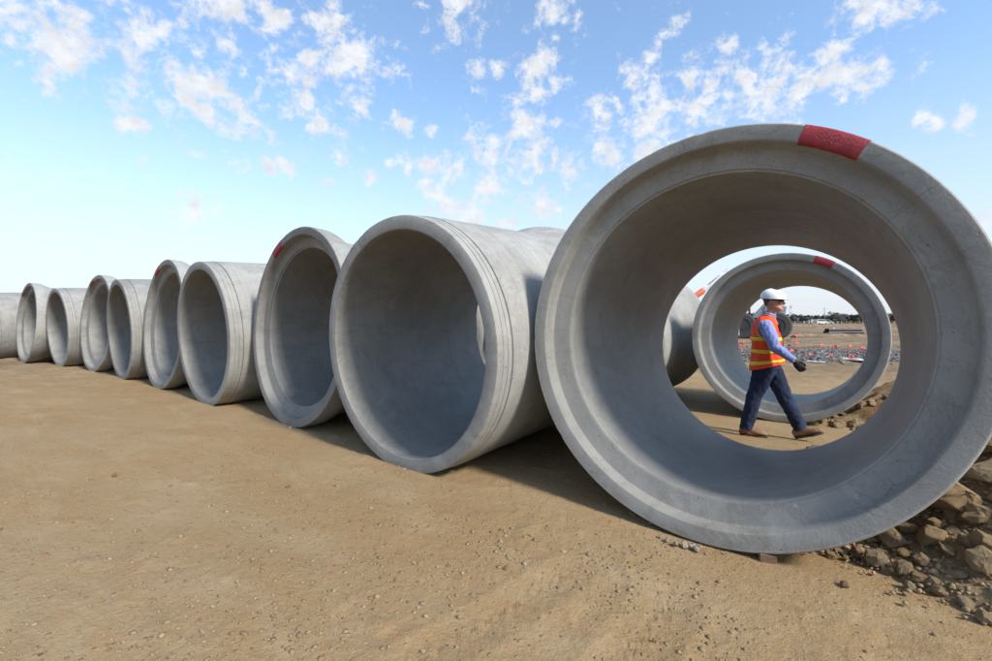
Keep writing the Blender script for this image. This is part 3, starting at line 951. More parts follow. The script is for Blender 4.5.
    for s in (-1, 1):
        hem = an[s] + (an[s] - kn[s]).normalized() * .012
        kb = kn[s] + Vector((-.008, 0, 0))
        j.tube([hip[s] + Vector((0, 0, .06)), hip[s] + Vector((0, 0, -.04)), hip[s].lerp(kn[s], .35), hip[s].lerp(kn[s], .75), kb, kn[s].lerp(an[s], .3), kn[s].lerp(an[s], .65), an[s], hem],
               [(.125, .090), (.132, .096), (.118, .092), (.098, .082), (.090, .077), (.087, .073), (.080, .068), (.077, .067), (.080, .070)], 20, (1, 0, 0))
    o = remesh(j, 'jeans', M_JEANS, root, .007, 5)
    wrinkle(o, .011, 13, (1, 1, .8), 9.0)

    # ---- vest: a shell with open neck and arm holes
    nseg = 96
    vz = [(.865, -.075, .182, .208, 0), (.93, -.075, .176, .206, 0), (1.02, -.074, .170, .205, 0), (1.12, -.073, .166, .206, 0), (1.22, -.080, .160, .212, 0), (1.31, -.086, .150, .222, 0), (1.38, -.086, .136, .222, 0), (1.435, -.080, .116, .206, 0), (1.468, -.070, .098, .160, 0), (1.488, -.062, .088, .118, 0)]
    def vest_r(z):
        zs = [q[0] for q in vz]
        return [float(np.interp(z, zs, [q[i] for q in vz])) for i in (1, 2, 3)]
    def vest_pt(a, z, off=0.0):
        cx, rx, ry = vest_r(z)
        # the tail hangs lower and flares behind, the front is shorter
        low = max(0, (1.02 - z) / .155)
        zz = z - low * .055 * max(0, -math.cos(a)) + low * .045 * max(0, math.cos(a))
        fl = 1 + .05 * low * math.sin(a * 3 + 1) + .03 * low * math.sin(a * 7)
        fold = .004 * math.sin(a * 9 + z * 14) + .004 * math.sin(a * 5 - z * 21)
        x = cx + (rx * fl + off + fold) * math.cos(a) - low * .018 * max(0, -math.cos(a)); y = (ry * fl + off + fold) * math.sin(a)
        return Vector((x, y, zz))
    zz = [.865, .89, .915, .94, .97, 1.0, 1.03, 1.06, 1.09, 1.12, 1.15, 1.18, 1.21, 1.24, 1.27, 1.30, 1.33, 1.36, 1.385, 1.41, 1.435, 1.455, 1.47, 1.488]
    vs = []; fs = []
    def hole(v):
        # arm holes: ellipse on each side; neck opening: V in front
        if abs(v.y) > .125:
            if ((v.x + .075) / .082) ** 2 + ((v.z - 1.325) / .098) ** 2 < 1: return True
        if v.x > .0 and v.z > 1.30 + 1.9 * abs(v.y) and abs(v.y) < .09: return True
        return False
    for z in zz:
        for k in range(nseg): vs.append(vest_pt(2 * math.pi * k / nseg, z))
    for i in range(len(zz) - 1):
        for k in range(nseg):
            q = (i * nseg + k, i * nseg + (k + 1) % nseg, (i + 1) * nseg + (k + 1) % nseg, (i + 1) * nseg + k)
            ctr = sum((vs[p] for p in q), Vector()) / 4
            if not hole(ctr): fs.append(q)
    # shoulder straps run up to the neck
    for s in (-1, 1):
        pass
    vest = mesh('vest', vs, fs, M_ORANGE, root)
    bake(vest, [('SOLIDIFY', {'thickness': .006, 'offset': 1.0}), ('SUBSURF', {'levels': 1})])
    # horizontal reflective bands
    def band(z0, z1, name='reflective_band', a_from=0, a_to=2 * math.pi):
        v2 = []; f2 = []; n = 96; m = 4
        for i in range(m):
            z = z0 + (z1 - z0) * i / (m - 1)
            for k in range(n + 1): v2.append(vest_pt(a_from + (a_to - a_from) * k / n, z, .0075))
        for i in range(m - 1):
            for k in range(n):
                q = (i * (n + 1) + k, i * (n + 1) + k + 1, (i + 1) * (n + 1) + k + 1, (i + 1) * (n + 1) + k)
                ctr = sum((v2[p] for p in q), Vector()) / 4
                if not hole(ctr): f2.append(q)
        o = mesh(name, v2, f2, M_YELLOW, vest)
        bake(o, [('SOLIDIFY', {'thickness': .003, 'offset': 1.0})])
        return o
    band(1.190, 1.232); band(1.042, 1.084); band(.912, .950)
    # binding round the arm holes and over the shoulders
    for s in (-1, 1):
        g = MB(); pts = []
        for k in range(37):
            a = 2 * math.pi * k / 36
            x = -.075 + .088 * math.cos(a); z = 1.325 + .104 * math.sin(a)
            cx, rx, ry = vest_r(min(z, 1.485))
            q = max(0, 1 - ((x - cx) / (rx + .004)) ** 2)
            y = max(.085, (ry + .006) * math.sqrt(q))
            pts.append((x, s * y, z))
        g.tube(pts, (.006, .015), 8, (0, s, 0), False)
        g.build('arm_binding', M_PIPING, vest)
        g = MB()
        pts = [(-.145, s * .055, 1.475), (-.10, s * .085, 1.498), (-.05, s * .085, 1.502), (.0, s * .078, 1.470), (.035, s * .058, 1.40), (.055, s * .035, 1.345), (.066, s * .012, 1.305)]
        g.tube(pts, (.006, .014), 8, (1, 0, .6))
        g.build('neck_binding', M_PIPING, vest)
    # radio clipped on the chest
    g = MB(); g.box((.073, -.075, 1.35), (.035, .05, .085)); g.tube([(.078, -.09, 1.39), (.082, -.09, 1.445)], .006, 8, (1, 0, 0)); g.tube([(.07, -.06, 1.31), (.10, -.045, 1.22), (.105, -.05, 1.12)], .005, 8, (1, 0, 0))
    o = g.build('chest_radio', M_BLACK, vest, True, 30)

    # ---- boots
    for s, toe_up in ((-1, 0.0), (1, R(21))):
        heel = Vector((an[s].x - .065, an[s].y, 0)) if s == -1 else Vector((.238, .085, 0.0))
        Mr = Matrix.Translation(heel) @ Matrix.Rotation(-toe_up, 4, 'Y') @ Matrix.Rotation(R(-5 * s), 4, 'Z')
        T = lambda p: Mr @ Vector(p)
        up = MB()
        sec = [(-.012, .056, .032, .046), (.015, .062, .042, .062), (.06, .066, .045, .070), (.11, .068, .048, .070), (.16, .062, .054, .058), (.21, .054, .057, .046), (.25, .050, .055, .040), (.285, .045, .045, .032), (.304, .038, .026, .020)]
        rings = [[T((x, w * math.cos(a), zc + (h if math.sin(a) > 0 else zc - .022) * math.sin(a))) for a in [2 * math.pi * k / 20 for k in range(20)]] for x, zc, w, h in sec]
        up.loft(rings)
        # shaft rises to the ankle
        top = an[s] + (kn[s] - an[s]).normalized() * .075
        low = T((.068, 0, .06))
        up.tube([low, low.lerp(top, .4), top], [(.058, .046), (.055, .047), (.056, .050)], 18, (1, 0, 0))
        bt = remesh(up, 'boot', M_BOOT, root, .0055, 4)
        wrinkle(bt, .004, 30, (1, 1, 1), 2.0)
        so = MB()
        outline = []
        for k in range(40):
            a = 2 * math.pi * k / 40
            x = .150 + .158 * math.cos(a)
            w = .040 + .014 * math.exp(-((x - .225) / .06) ** 2) + .004 * math.exp(-((x - .03) / .04) ** 2)
            outline.append((x, w * (abs(math.sin(a)) ** .55) * (1 if math.sin(a) > 0 else -1)))
        so.loft([[T((x, y, 0.0)) for x, y in outline], [T((x, y, .024)) for x, y in outline]])
        so.build('sole', M_SOLE, bt, True, 40)
        la = MB()
        for q in range(4):
            x = .125 + .022 * q; zt = .126 - .013 * q
            la.tube([T((x, -.030, zt - .012)), T((x - .004, 0, zt + .008)), T((x, .030, zt - .012))], .004, 6, (1, 0, 0))
        la.build('laces', M_LACE, bt)

    # ---- hard hat: dome, ridge, peak
    h = MB(); n = 48; rings = []
    prof = [(1.722, 1.00), (1.735, 1.005), (1.765, .985), (1.80, .915), (1.83, .80), (1.855, .62), (1.872, .38), (1.880, .12)]
    for z, k_ in prof:
        rg = []
        for q in range(n):
            a = 2 * math.pi * q / n
            ridge = 1 + .018 * math.exp(-(math.sin(a) / .16) ** 2) * (z > 1.74)
            rg.append(Vector((-.008 + .141 * k_ * math.cos(a) * ridge, .117 * k_ * math.sin(a), z - .010 * math.cos(a) + .002)))
        rings.append(rg)
    h.loft(rings, False)
    top = rings[-1]; h.add(top, [tuple(range(n))])
    hat = h.build('hard_hat', M_HAT, root)
    bake(hat, [('SOLIDIFY', {'thickness': .0035, 'offset': -1.0})])
    sharp(hat, 50)
    br = MB(); vs = []; fs = []; m = 30
    for q in range(m + 1):
        a = R(-80 + 160 * q / m)
        ext = .052 * math.cos(a * 1.1) ** .8 if abs(a * 1.1) < math.pi / 2 else 0
        for e, dz in ((0, .002), (.5, -.001), (1, -.006)):
            vs.append(Vector((-.008 + (.139 + ext * e) * math.cos(a), (.115 + .6 * ext * e) * math.sin(a), 1.724 - .010 * math.cos(a) + dz)))
    for q in range(m):
        for e in range(2):
            i = q * 3 + e; fs.append((i, i + 1, i + 4, i + 3))
    o = mesh('peak', vs, fs, M_HAT, hat); bake(o, [('SOLIDIFY', {'thickness': .004, 'offset': 0})])
    rim = MB()
    rim.tube([(-.008 + .1415 * math.cos(a), .1175 * math.sin(a), 1.723 - .010 * math.cos(a)) for a in [2 * math.pi * k / 48 for k in range(49)]], .0035, 8, (0, 0, 1), False)
    rim.build('hat_rim', M_HAT, hat)
    hb = MB()
    hb.tube([(-.01 + .112 * math.cos(a), .090 * math.sin(a), 1.715 - .012 * math.cos(a)) for a in [2 * math.pi * k / 40 for k in range(41)]], (.012, .003), 8, (0, 0, 1), False)
    hb.build('head_band', M_HATD, hat)
    # hair below the hat
    hr = MB(); vs = []; fs = []
    for i, z in enumerate((1.625, 1.65, 1.68, 1.71, 1.735)):
        bk, w = np.interp(z, [1.60, 1.64, 1.70, 1.74], [-.078, -.095, -.110, -.112]), np.interp(z, [1.6, 1.7, 1.74], [.066, .0785, .0785])
        f = .094; cx = (f + bk) / 2; rx = (f - bk) / 2
        lim = np.interp(z, [1.62, 1.66, 1.69, 1.735], [150, 128, 108, 80])
        for k in range(31):
            a = R(lim + (360 - 2 * lim) * k / 30)
            n_ = .0035 + .002 * noise.noise(Vector((k * .8, i * 1.1, 5)))
            vs.append(Vector((cx + (rx + n_) * math.cos(a), (w + n_) * math.sin(a), z)))
    for i in range(4):
        for k in range(30):
            q = i * 31 + k; fs.append((q, q + 1, q + 32, q + 31))
    o = mesh('hair', vs, fs, M_HAIR, root); bake(o, [('SOLIDIFY', {'thickness': .004, 'offset': 0})])
    # sunglasses
    g = MB()
    for s in (-1, 1):
        g.tube([(.112, s * .012, 1.702), (.111, s * .034, 1.704), (.098, s * .058, 1.706), (.075, s * .071, 1.708)], [(.016, .004), (.024, .0045), (.023, .0045), (.013, .0035)], 12, (0, 0, 1))
        g.tube([(.08, s * .0705, 1.711), (.03, s * .080, 1.711), (-.02, s * .0835, 1.705)], [(.006, .003), (.0045, .003), (.004, .003)], 8, (0, 0, 1))
    g.tube([(.112, -.014, 1.709), (.117, 0, 1.711), (.112, .014, 1.709)], .003, 8, (0, 0, 1))
    g.build('sunglasses', M_GLASS, root)
    # final proportions: longer trunk, head carried higher
    for o in root.children_recursive:
        me = o.data; n = len(me.vertices); q = np.empty(n * 3); me.vertices.foreach_get('co', q); q = q.reshape(-1, 3)
        q[:, 2] = np.interp(q[:, 2], [-1, .62, .87, 1.10, 1.43, 1.545, 1.705, 1.725, 1.88, 3], [-1, .62, .90, 1.135, 1.488, 1.603, 1.750, 1.766, 1.890, 3.01])
        me.vertices.foreach_set('co', q.ravel()); me.update()
    return root
person()

# ------------------------------------------------------------------ far site: excavator, rubble, pegs, pipes, trees
M_MACH = simple('machine_grey', (.27, .28, .29), .6, var=.2, scale=3, metal=.1)
M_MDARK = simple('machine_dark', (.035, .035, .037), .7, var=.3)
M_MORG = simple('machine_orange', (.60, .12, .05), .5, var=.12, scale=3)
M_MWHITE = simple('machine_white', (.5, .5, .485), .5, var=.08, scale=3)
M_STEEL = simple('bare_steel', (.42, .42, .43), .35, metal=.6)
M_WIN = simple('dark_glass', (.05, .07, .08), .08, spec=.8)

def excavator():
    D = 60.0
    gz = ground_z(20, 40)
    c = pix(713, 334, depth=D)
    root = empty('excavator', (c.x, c.y, gz), (0, 0, R(-28)))
    root.scale = (1.15,) * 3
    tag(root, 'tracked excavator behind the back row, its orange tipped arm poking above the dark pipe', 'excavator')
    # tracks: rounded belts along local x
    for s in (-1, 1):
        m = MB(); ring_o = []; ring_i = []
        Lh, rr = 1.45, .48
        pts = []
        for k in range(13): a = R(-90 + 180 * k / 12); pts.append((Lh + rr * math.cos(a), rr + rr * math.sin(a)))
        for k in range(13): a = R(90 + 180 * k / 12); pts.append((-Lh + rr * math.cos(a), rr + rr * math.sin(a)))
        def inset(p, q):
            x, z = p; cx = max(-Lh, min(Lh, x)); return (cx + (x - cx) * q, rr + (z - rr) * q)
        for y, q in ((-.29, .86), (-.30, 1.0), (.30, 1.0), (.29, .86)):
            ring_o.append([Vector((inset(p, q)[0], s * 1.12 + y, inset(p, q)[1])) for p in pts])
        m.loft(ring_o, False)
        tr = m.build('track', M_MDARK, root, True, 30)
        g = MB()
        n = 46
        per = 4 * Lh + 2 * math.pi * rr
        for k in range(n):
            u = per * k / n
            if u < 2 * Lh: p = Vector((-Lh + u, 0, 0)); ang = 0
            elif u < 2 * Lh + math.pi * rr:
                a = (u - 2 * Lh) / rr; p = Vector((Lh + rr * math.sin(a), 0, rr - rr * math.cos(a))); ang = -a
            elif u < 4 * Lh + math.pi * rr: p = Vector((Lh - (u - 2 * Lh - math.pi * rr), 0, 2 * rr)); ang = math.pi
            else:
                a = (u - 4 * Lh - math.pi * rr) / rr; p = Vector((-Lh - rr * math.sin(a), 0, rr + rr * math.cos(a))); ang = math.pi - a
            g.box((p.x, s * 1.12, p.z), (.09, .62, .05), Matrix.Rotation(ang, 3, 'Y'))
        g.build('track_shoes', M_MACH, tr, False)
        for x in (-Lh, Lh):
            w = MB(); w.tube([(x, s * 1.12 - .31, rr), (x, s * 1.12 + .31, rr)], .33, 24, (0, 0, 1)); w.tube([(x, s * 1.12 - .34, rr), (x, s * 1.12 + .34, rr)], .13, 16, (0, 0, 1))
            w.build('track_wheel', M_MWHITE, tr, True, 40)
        w = MB()
        for k in range(5): w.tube([(-.95 + .47 * k, s * 1.12 - .30, .2), (-.95 + .47 * k, s * 1.12 + .30, .2)], .12, 14, (0, 0, 1))
        w.box((0, s * 1.12, .5), (2.4, .4, .3)); w.build('roller_frame', M_MACH, tr, True, 40)
    m = MB(); m.box((0, 0, .75), (1.6, 1.7, .4)); m.tube([(0, 0, .9), (0, 0, 1.12)], .65, 32, (1, 0, 0)); m.build('undercarriage', M_MDARK, root, True, 40)
    # house
    hs = MB()
    prof = [(-2.35, 1.15), (1.25, 1.15), (1.25, 1.5), (.95, 1.95), (-1.9, 2.05), (-2.3, 1.85), (-2.42, 1.45)]
    hs.loft([[Vector((x, y, z)) for x, z in prof] for y in (-1.25, -1.22, 1.22, 1.25)])
    house = hs.build('engine_house', M_MACH, root, False)
    v = MB()
    for k in range(6): v.box((-1.4 + .16 * k, -1.262, 1.6), (.08, .02, .5))
    v.build('vent', M_MDARK, house, False)
    w = MB(); w.box((-2.32, 0, 1.5), (.5, 2.3, .75)); w.build('counterweight', M_MORG, root, False)
    e = MB(); e.tube([(-1.2, -.5, 2.0), (-1.2, -.5, 2.55)], .06, 12, (1, 0, 0)); e.build('exhaust', M_MDARK, house)
    # cab
    cb = MB(); pr = [(-.1, 1.15), (1.35, 1.15), (1.5, 1.7), (1.15, 2.85), (-.05, 2.9)]
    cb.loft([[Vector((x, y, z)) for x, z in pr] for y in (-1.24, -.30)])
    cab = cb.build('cab', M_MACH, root, False)
    g = MB(); pg = [(.0, 1.75), (1.38, 1.75), (1.08, 2.72), (.02, 2.76)]
    g.loft([[Vector((x, y, z)) for x, z in pg] for y in (-1.255, -1.245)]); g.build('window', M_WIN, cab, False)
    g = MB(); g.loft([[Vector((1.455 + d, y, 1.82)) for y, d in ((-1.17, 0), (-.37, 0), (-.37, .02), (-1.17, .02))], [Vector((1.18 + d, y, 2.72)) for y, d in ((-1.17, 0), (-.37, 0), (-.37, .02), (-1.17, .02))]])
    g.build('windscreen', M_WIN, cab, False)
    # boom, stick, bucket in the plane y = .15, swinging to the machine's back-left as the photo shows its tip
    arm = empty('arm', (0, 0, 0)); arm.parent = root
    return root, c, gz
def excavator_arm(root, c, gz):
    # world points: the stick slopes down to the left behind the back row
    inv = (Matrix.Translation(root.location) @ root.rotation_euler.to_matrix().to_4x4() @ Matrix.Diagonal((*root.scale, 1))).inverted()
    foot = Vector((c.x - .3, c.y + .2, gz + 1.5))
    elbow = pix(727, 272, depth=60.4); knee = pix(709, 286.5, depth=60.4)
    tip = pix(687.5, 302, depth=60.4)
    L_ = lambda p: inv @ p
    m = MB()
    mid = foot.lerp(elbow, .55) + Vector((.55, 0, .35))
    m.tube([L_(foot), L_(mid), L_(elbow)], [(.30, .18), (.36, .18), (.22, .16)], 8, (0, 0, 1)); m.build('boom', M_MORG, root, True, 30)
    m = MB()
    m.tube([L_(elbow + (elbow - knee) * .12), L_(elbow), L_(knee), L_(knee.lerp(tip, .45))], [(.18, .14), (.30, .15), (.22, .14), (.20, .13)], 8, (0, 0, 1))
    st = m.build('stick', M_MWHITE, root, True, 30)
    m = MB()
    a, b_ = knee.lerp(tip, .22), tip
    m.tube([L_(a), L_(a.lerp(b_, .1)), L_(b_.lerp(a, .06)), L_(b_)], [(.24, .2), (.34, .24), (.34, .24), (.25, .2)], 8, (0, 0, 1)); m.build('breaker_head', M_MORG, st, False)
    m = MB()
    for k in range(7):
        p = elbow.lerp(knee.lerp(tip, .4), .1 + .13 * k); o_ = Vector((.14, 0, .17)) * (1 if k % 2 else .7)
        m.tube([L_(p), L_(p + o_)], .05, 6, (1, 0, 0))
    m.tube([L_(elbow + Vector((.1, 0, .38))), L_(knee + Vector((.0, 0, .33)))], .075, 8, (0, 1, 0))
    m.tube([L_(knee + Vector((0, 0, .33))), L_(knee.lerp(tip, .5) + Vector((-.05, 0, .28)))], .045, 8, (0, 1, 0))
    m.build('hydraulic_ram', M_STEEL, st)
    m = MB()
    m.tube([L_(tip), L_(tip + Vector((.12, 0, -.42))), L_(tip + Vector((.34, 0, -.95)))], [.12, .10, .05], 10, (0, 1, 0))
    m.tube([L_(knee.lerp(tip, .62) + Vector((.12, 0, -.35))), L_(tip + Vector((.4, 0, -.75)))], .07, 8, (0, 1, 0))
    m.build('chisel', M_MDARK, st)
r_, c_, gz_ = excavator()
for ch in list(r_.children):
    if ch.name == 'arm': bpy.data.objects.remove(ch)
excavator_arm(r_, c_, gz_)

def site_dumper():
    D = 40.0; c = pix(741.5, 338.5, depth=D)
    root = empty('site_dumper', (c.x, c.y, float(ground_height(np.array([c.x]), np.array([c.y]))[0]) - .02), (0, 0, R(-27)))
    tag(root, 'grey wheeled site dumper partly hidden behind the man, its front wheel left of his vest', 'site dumper')
    # local x: to the rear (right in the photo), -y: towards the viewer; front wheel at the origin
    for wx in (0, 2.5):
        for sy in (-1, 1):
            y0 = -.2 + 1.25 * sy if sy < 0 else 1.9
            m = MB(); n = 40; rings = []
            for (yy, rr) in ((-.30, .62), (-.30, .98), (-.22, 1.10), (.22, 1.10), (.30, .98), (.30, .62)):
                rings.append([Vector((wx + rr * math.cos(2 * math.pi * k / n), y0 + yy, 1.10 + rr * math.sin(2 * math.pi * k / n))) for k in range(n)])
            m.loft(rings, False)
            wh = empty('wheel'); wh.parent = root
            ty = m.build('tyre', M_TYRE, wh, True, 30)
            m = MB(); m.tube([(wx, y0 - .26, 1.10), (wx, y0 + .2, 1.10)], .64, 28, (0, 0, 1)); m.tube([(wx, y0 - .34, 1.10), (wx, y0 - .2, 1.10)], .30, 20, (0, 0, 1))
            m.build('rim', M_MDARK, wh, True, 30)
    m = MB(); m.box((1.1, .7, 1.25), (4.4, 1.5, .5)); m.build('chassis', M_MDARK, root, False)
    # front: bumper, ladder with pale rungs, engine cover
    m = MB(); m.box((-1.30, .6, 1.55), (1.3, 2.2, .8)); m.box((-1.4, .6, .95), (1.2, 2.3, .30)); m.build('engine_cover', M_MACH, root, False)
    m = MB()
    for k in range(6): m.box((-.72, -1.86, .35 + .30 * k), (1.0, .22, .11))
    for sx in (-1.22, -.22): m.box((sx, -1.86, 1.1), (.07, .10, 1.7))
    m.build('ladder', M_MWHITE, root, False)
    m = MB(); m.box((.35, .6, 2.05), (.7, .9, .25)); m.box((.62, .6, 2.35), (.14, .9, .6)); m.build('seat', M_MDARK, root, False)
    m = MB(); m.tube([(-.35, .6, 1.9), (-.1, .6, 2.35)], .04, 8, (0, 1, 0)); m.build('steering_column', M_MDARK, root)
    # tipping body, higher at the back
    m = MB(); pr = [(.75, 1.75), (3.1, 1.85), (3.25, 2.65), (2.6, 2.95), (1.75, 2.98)]
    m.loft([[Vector((x, y, z)) for x, z in pr] for y in (-1.15, -1.10, 2.30, 2.35)]); m.build('tipping_body', M_MACH, root, False)
    m = MB()
    for k in range(3): m.box((1.75 + .5 * k, -1.20, 2.28), (.09, .09, .95))
    m.build('body_rib', M_MACH, root, False)
M_TYRE = simple('tyre_rubber', (.05, .049, .047), .85, var=.2)
site_dumper()
def far_ground(x, y): return float(ground_height(np.array([x]), np.array([y]))[0])

# rubble strip and puddle on the far dirt
def rubble():
    pts = []
    for _ in range(11000):
        px = random.uniform(724, 905); t = random.random()
        py = 353 + 8 * (t - .5) + random.gauss(0, 1.8) + .02 * (px - 790)
        if py < 341: continue
        if any(((px - a) / w1) ** 2 + ((py - b2) / h1) ** 2 < 1 for a, b2, w1, h1 in ((852, 359, 13, 2.4), (817, 361.5, 8, 1.4), (742, 358, 5, 1.4))): continue
        if random.random() > .85 - .25 * math.sin(px * .12): continue
        p = pix(px, py, -.12)
        s = min(.13, random.lognormvariate(math.log(.027), .55)); pts.append((p.x, p.y, s * .2, s))
    pts = np.array(pts); pts[:, 2] += ground_height(pts[:, 0], pts[:, 1])
    o = scatter('rubble', pts, M_RUBB, .8)
    o['label'] = 'strip of broken blue grey stone across the far dirt'; o['category'] = 'rubble'
rubble()
m_, t_, b_ = newmat('puddle_water')
b_.inputs['Base Color'].default_value = (.30, .32, .34, 1); b_.inputs['Roughness'].default_value = .12; b_.inputs['Specular IOR Level'].default_value = .8
t_.put(b_.inputs['Normal'], t_.bump(t_.noise(t_.node('ShaderNodeTexCoord').outputs['Object'], 3, 3), .2, .01))
def puddle(px, py, wx, wy):
    c = pix(px, py, -.16); n = 40; vs = []
    rad = wx * c.y / F; depth = rad * wy
    zs = max(far_ground(c.x + a * rad * .6, c.y + b2 * depth * .6) for a in (-1, 0, 1) for b2 in (-1, 0, 1)) + .012
    for k in range(n):
        a = 2 * math.pi * k / n; q = 1 + .22 * noise.noise(Vector((math.cos(a) * 1.6, math.sin(a) * 1.6, px)))
        vs.append((rad * q * math.cos(a), depth * q * math.sin(a), 0))
    o = mesh('puddle', vs, [tuple(range(n))], m_); o.location = (c.x, c.y, zs); tag(o, kind='structure')
puddle(852, 359, 13, 2.4); puddle(817, 361.5, 8, 1.6); puddle(742, 358, 5, 1.6)

# pink ribboned survey pegs
M_PINK = simple('pink_ribbon', (.85, .10, .13), .7, var=.15, scale=12)
M_PEG = simple('peg_wood', (.45, .34, .22), .8, var=.2)
def peg(first, px, py, src, label, grp):
    p = pix(px, py + 2, -.15); z = far_ground(p.x, p.y)
    if first:
        root = empty('survey_peg')
        m = MB(); m.box((0, 0, .22), (.035, .035, .5)); m.build('stake', M_PEG, root, False)
        vs = []; fs = []
        for i in range(9):
            for j in range(5):
                u, v = i / 8, j / 4
                vs.append((.02 + .40 * u, .05 * math.sin(u * 7 + v), .46 - .30 * v - .10 * u + .03 * math.sin(u * 9)))
        for i in range(8):
            for j in range(4): q = i * 5 + j; fs.append((q, q + 5, q + 6, q + 1))
        for i in range(9):
            for j in range(5):
                u, v = i / 8, j / 4
                vs.append((-.02 - .22 * u, .06 * math.sin(u * 5 + v + 2), .44 - .26 * v - .18 * u))
        for i in range(8):
            for j in range(4): q = 45 + i * 5 + j; fs.append((q, q + 5, q + 6, q + 1))
        o = mesh('ribbon', vs, fs, M_PINK, root); bake(o, [('SOLIDIFY', {'thickness': .012})])
    else: root = copy_tree(src)
    root.location = (p.x, p.y, z); root.rotation_euler = (random.uniform(-.1, .1), random.uniform(-.1, .1), random.uniform(-1.2, .6))
    k = p.y / 24 * random.uniform(.34, .48); root.scale = (k, k, k)
    tag(root, label, 'survey peg', grp); return root
NEARL = 'pink ribboned peg in the nearer line beside the blue grey rubble'
FARL = 'pink ribboned peg in the farther line on the bare dirt'
src = None
for px, py, l in [(810, 353, 0), (829.5, 354, 0), (850, 355.5, 0), (791, 350, 0), (739, 348, 0), (866, 356, 0), (770, 351, 0), (821, 345, 1), (834.5, 345, 1), (850, 346, 1), (796, 344, 1), (741, 343, 1), (778, 343, 1), (862, 347, 1), (793, 337, 1), (752, 340, 1)]:
    o = peg(src is None, px, py, src, FARL if l else NEARL, 'survey pegs far line' if l else 'survey pegs near line')
    src = src or o

# dark plastic pipes stacked on the far dirt
M_PVC = simple('dark_pipe', (.02, .02, .022), .5, var=.3)
M_SHEET = simple('white_sheet', (.65, .65, .63), .7)
c = pix(846, 333, depth=54); gz = far_ground(c.x, c.y)
m = MB(); prm = []
for k in range(13): a = 2 * math.pi * k / 12
n = 20; R0, R1 = .17, .145
rings = [[Vector((x, r * math.cos(2 * math.pi * k / n), r * math.sin(2 * math.pi * k / n))) for k in range(n)] for x, r in ((-2.0, R1), (-2.0, R0), (2.0, R0), (2.0, R1), (-2.0, R1))]
m.loft(rings, False); pm = m.build('dark_pipe', M_PVC, None, True, 40)
DP = [(0, 0), (.36, 0), (.72, 0), (1.08, 0), (.18, .30), (.54, .30), (.9, .30)]
for i, (y, z) in enumerate(DP):
    o = pm if i == 0 else pm.copy()
    if i: COL.objects.link(o)
    o.location = (c.x + random.uniform(-.3, .3), c.y + y, gz + .17 + z); o.rotation_euler = (0, 0, R(random.uniform(-3, 3)))
    tag(o, 'long dark pipe in the low black stack on the far dirt', 'dark pipe', 'dark pipes in the far stack')
o = rock = put_rock((c.x - 1.35, c.y + .3, gz + .60), .22, 'small pale lump lying on top of the far black pipe stack', 'bag', name='white_bag'); o.data = o.data.copy(); o.data.materials[0] = M_SHEET

# low spoil banks in the distance
M_SPOIL = simple('spoil', (.22, .14, .08), .95, var=.4, scale=1.2, bump=.05, bscale=5)
def bank(px0, px1, depth, h, label, z0=-.2):
    a = pix(px0, 320, depth=depth); b2 = pix(px1, 320, depth=depth); ln = (b2 - a).length
    n, m = 60, 9; vs = []; fs = []
    for i in range(n + 1):
        u = i / n
        for j in range(m):
            v = j / (m - 1); prof = math.sin(math.pi * v)
            hh_ = h * prof * (math.sin(math.pi * u) ** .4 if 0 < u < 1 else 0) * (.75 + .6 * noise.noise(Vector((u * 9, v, depth)))) + .12 * noise.noise(Vector((u * 40, v * 4, depth))) * prof
            vs.append((u * ln, (v - .5) * h * 6, max(hh_, -.05)))
    for i in range(n):
        for j in range(m - 1): q = i * m + j; fs.append((q, q + m, q + m + 1, q + 1))
    o = mesh('spoil_bank', vs, fs, M_SPOIL); o.location = (a.x, a.y, z0); tag(o, label, 'earth bank', 'distant earth banks')
bank(784, 880, 46, .42, 'low crumbly brown earth bank beyond the rubble strip, right of the man'); bank(728, 800, 33, .30, 'low crumbly brown earth bank under the dumper wheels')
bank(770, 850, 120, .75, 'low reddish earth bank in front of the distant trees'); bank(812, 900, 85, .5, 'low brown earth bank behind the black pipe stack')

# distant trees, each trunk and crown of leaf faces
M_LEAF = []
for i, cl in enumerate([(.075, .09, .068), (.09, .105, .082), (.062, .076, .06)]): M_LEAF.append(simple('leaves%d' % i, cl, .8, var=.5, scale=.8))
M_BARK = simple('bark', (.12, .09, .065), .9)
def tree_proto(k, H):
    rnd = random.Random(40 + k); root = empty('gum_tree')
    m = MB(); m.tube([(0, 0, -.2), (.1, 0, H * .3), (-.1, .1, H * .62)], [.28, .2, .1], 8, (1, 0, 0))
    for q in range(4):
        a = rnd.uniform(0, 6.28); m.tube([(0, 0, H * .3), (math.cos(a) * H * .14, math.sin(a) * H * .14, H * .5), (math.cos(a) * H * .24, math.sin(a) * H * .24, H * .68)], [.12, .08, .03], 6, (1, 0, 0))
    m.build('trunk', M_BARK, root)
    vs = []; fs = []
    cl = [(rnd.gauss(0, .17) * H, rnd.gauss(0, .17) * H, rnd.uniform(.32, .9) * H, rnd.uniform(.11, .19) * H) for _ in range(16)]
    for (cx, cy, cz, cr) in cl:
        for _ in range(75):
            d = Vector((rnd.gauss(0, 1), rnd.gauss(0, 1), rnd.gauss(0, .8))).normalized() * cr * rnd.uniform(.4, 1.0)
            p = Vector((cx, cy, cz)) + d; s = rnd.uniform(.12, .26)
            t1 = Vector((rnd.gauss(0, 1), rnd.gauss(0, 1), rnd.gauss(0, 1))).normalized(); t2 = t1.orthogonal().normalized()
            n0 = len(vs); vs += [p + t1 * s, p + t2 * s * .7, p - t1 * s, p - t2 * s * .7]; fs.append((n0, n0 + 1, n0 + 2, n0 + 3))
    mesh('crown', vs, fs, M_LEAF[k % 3], root, False)
    return root
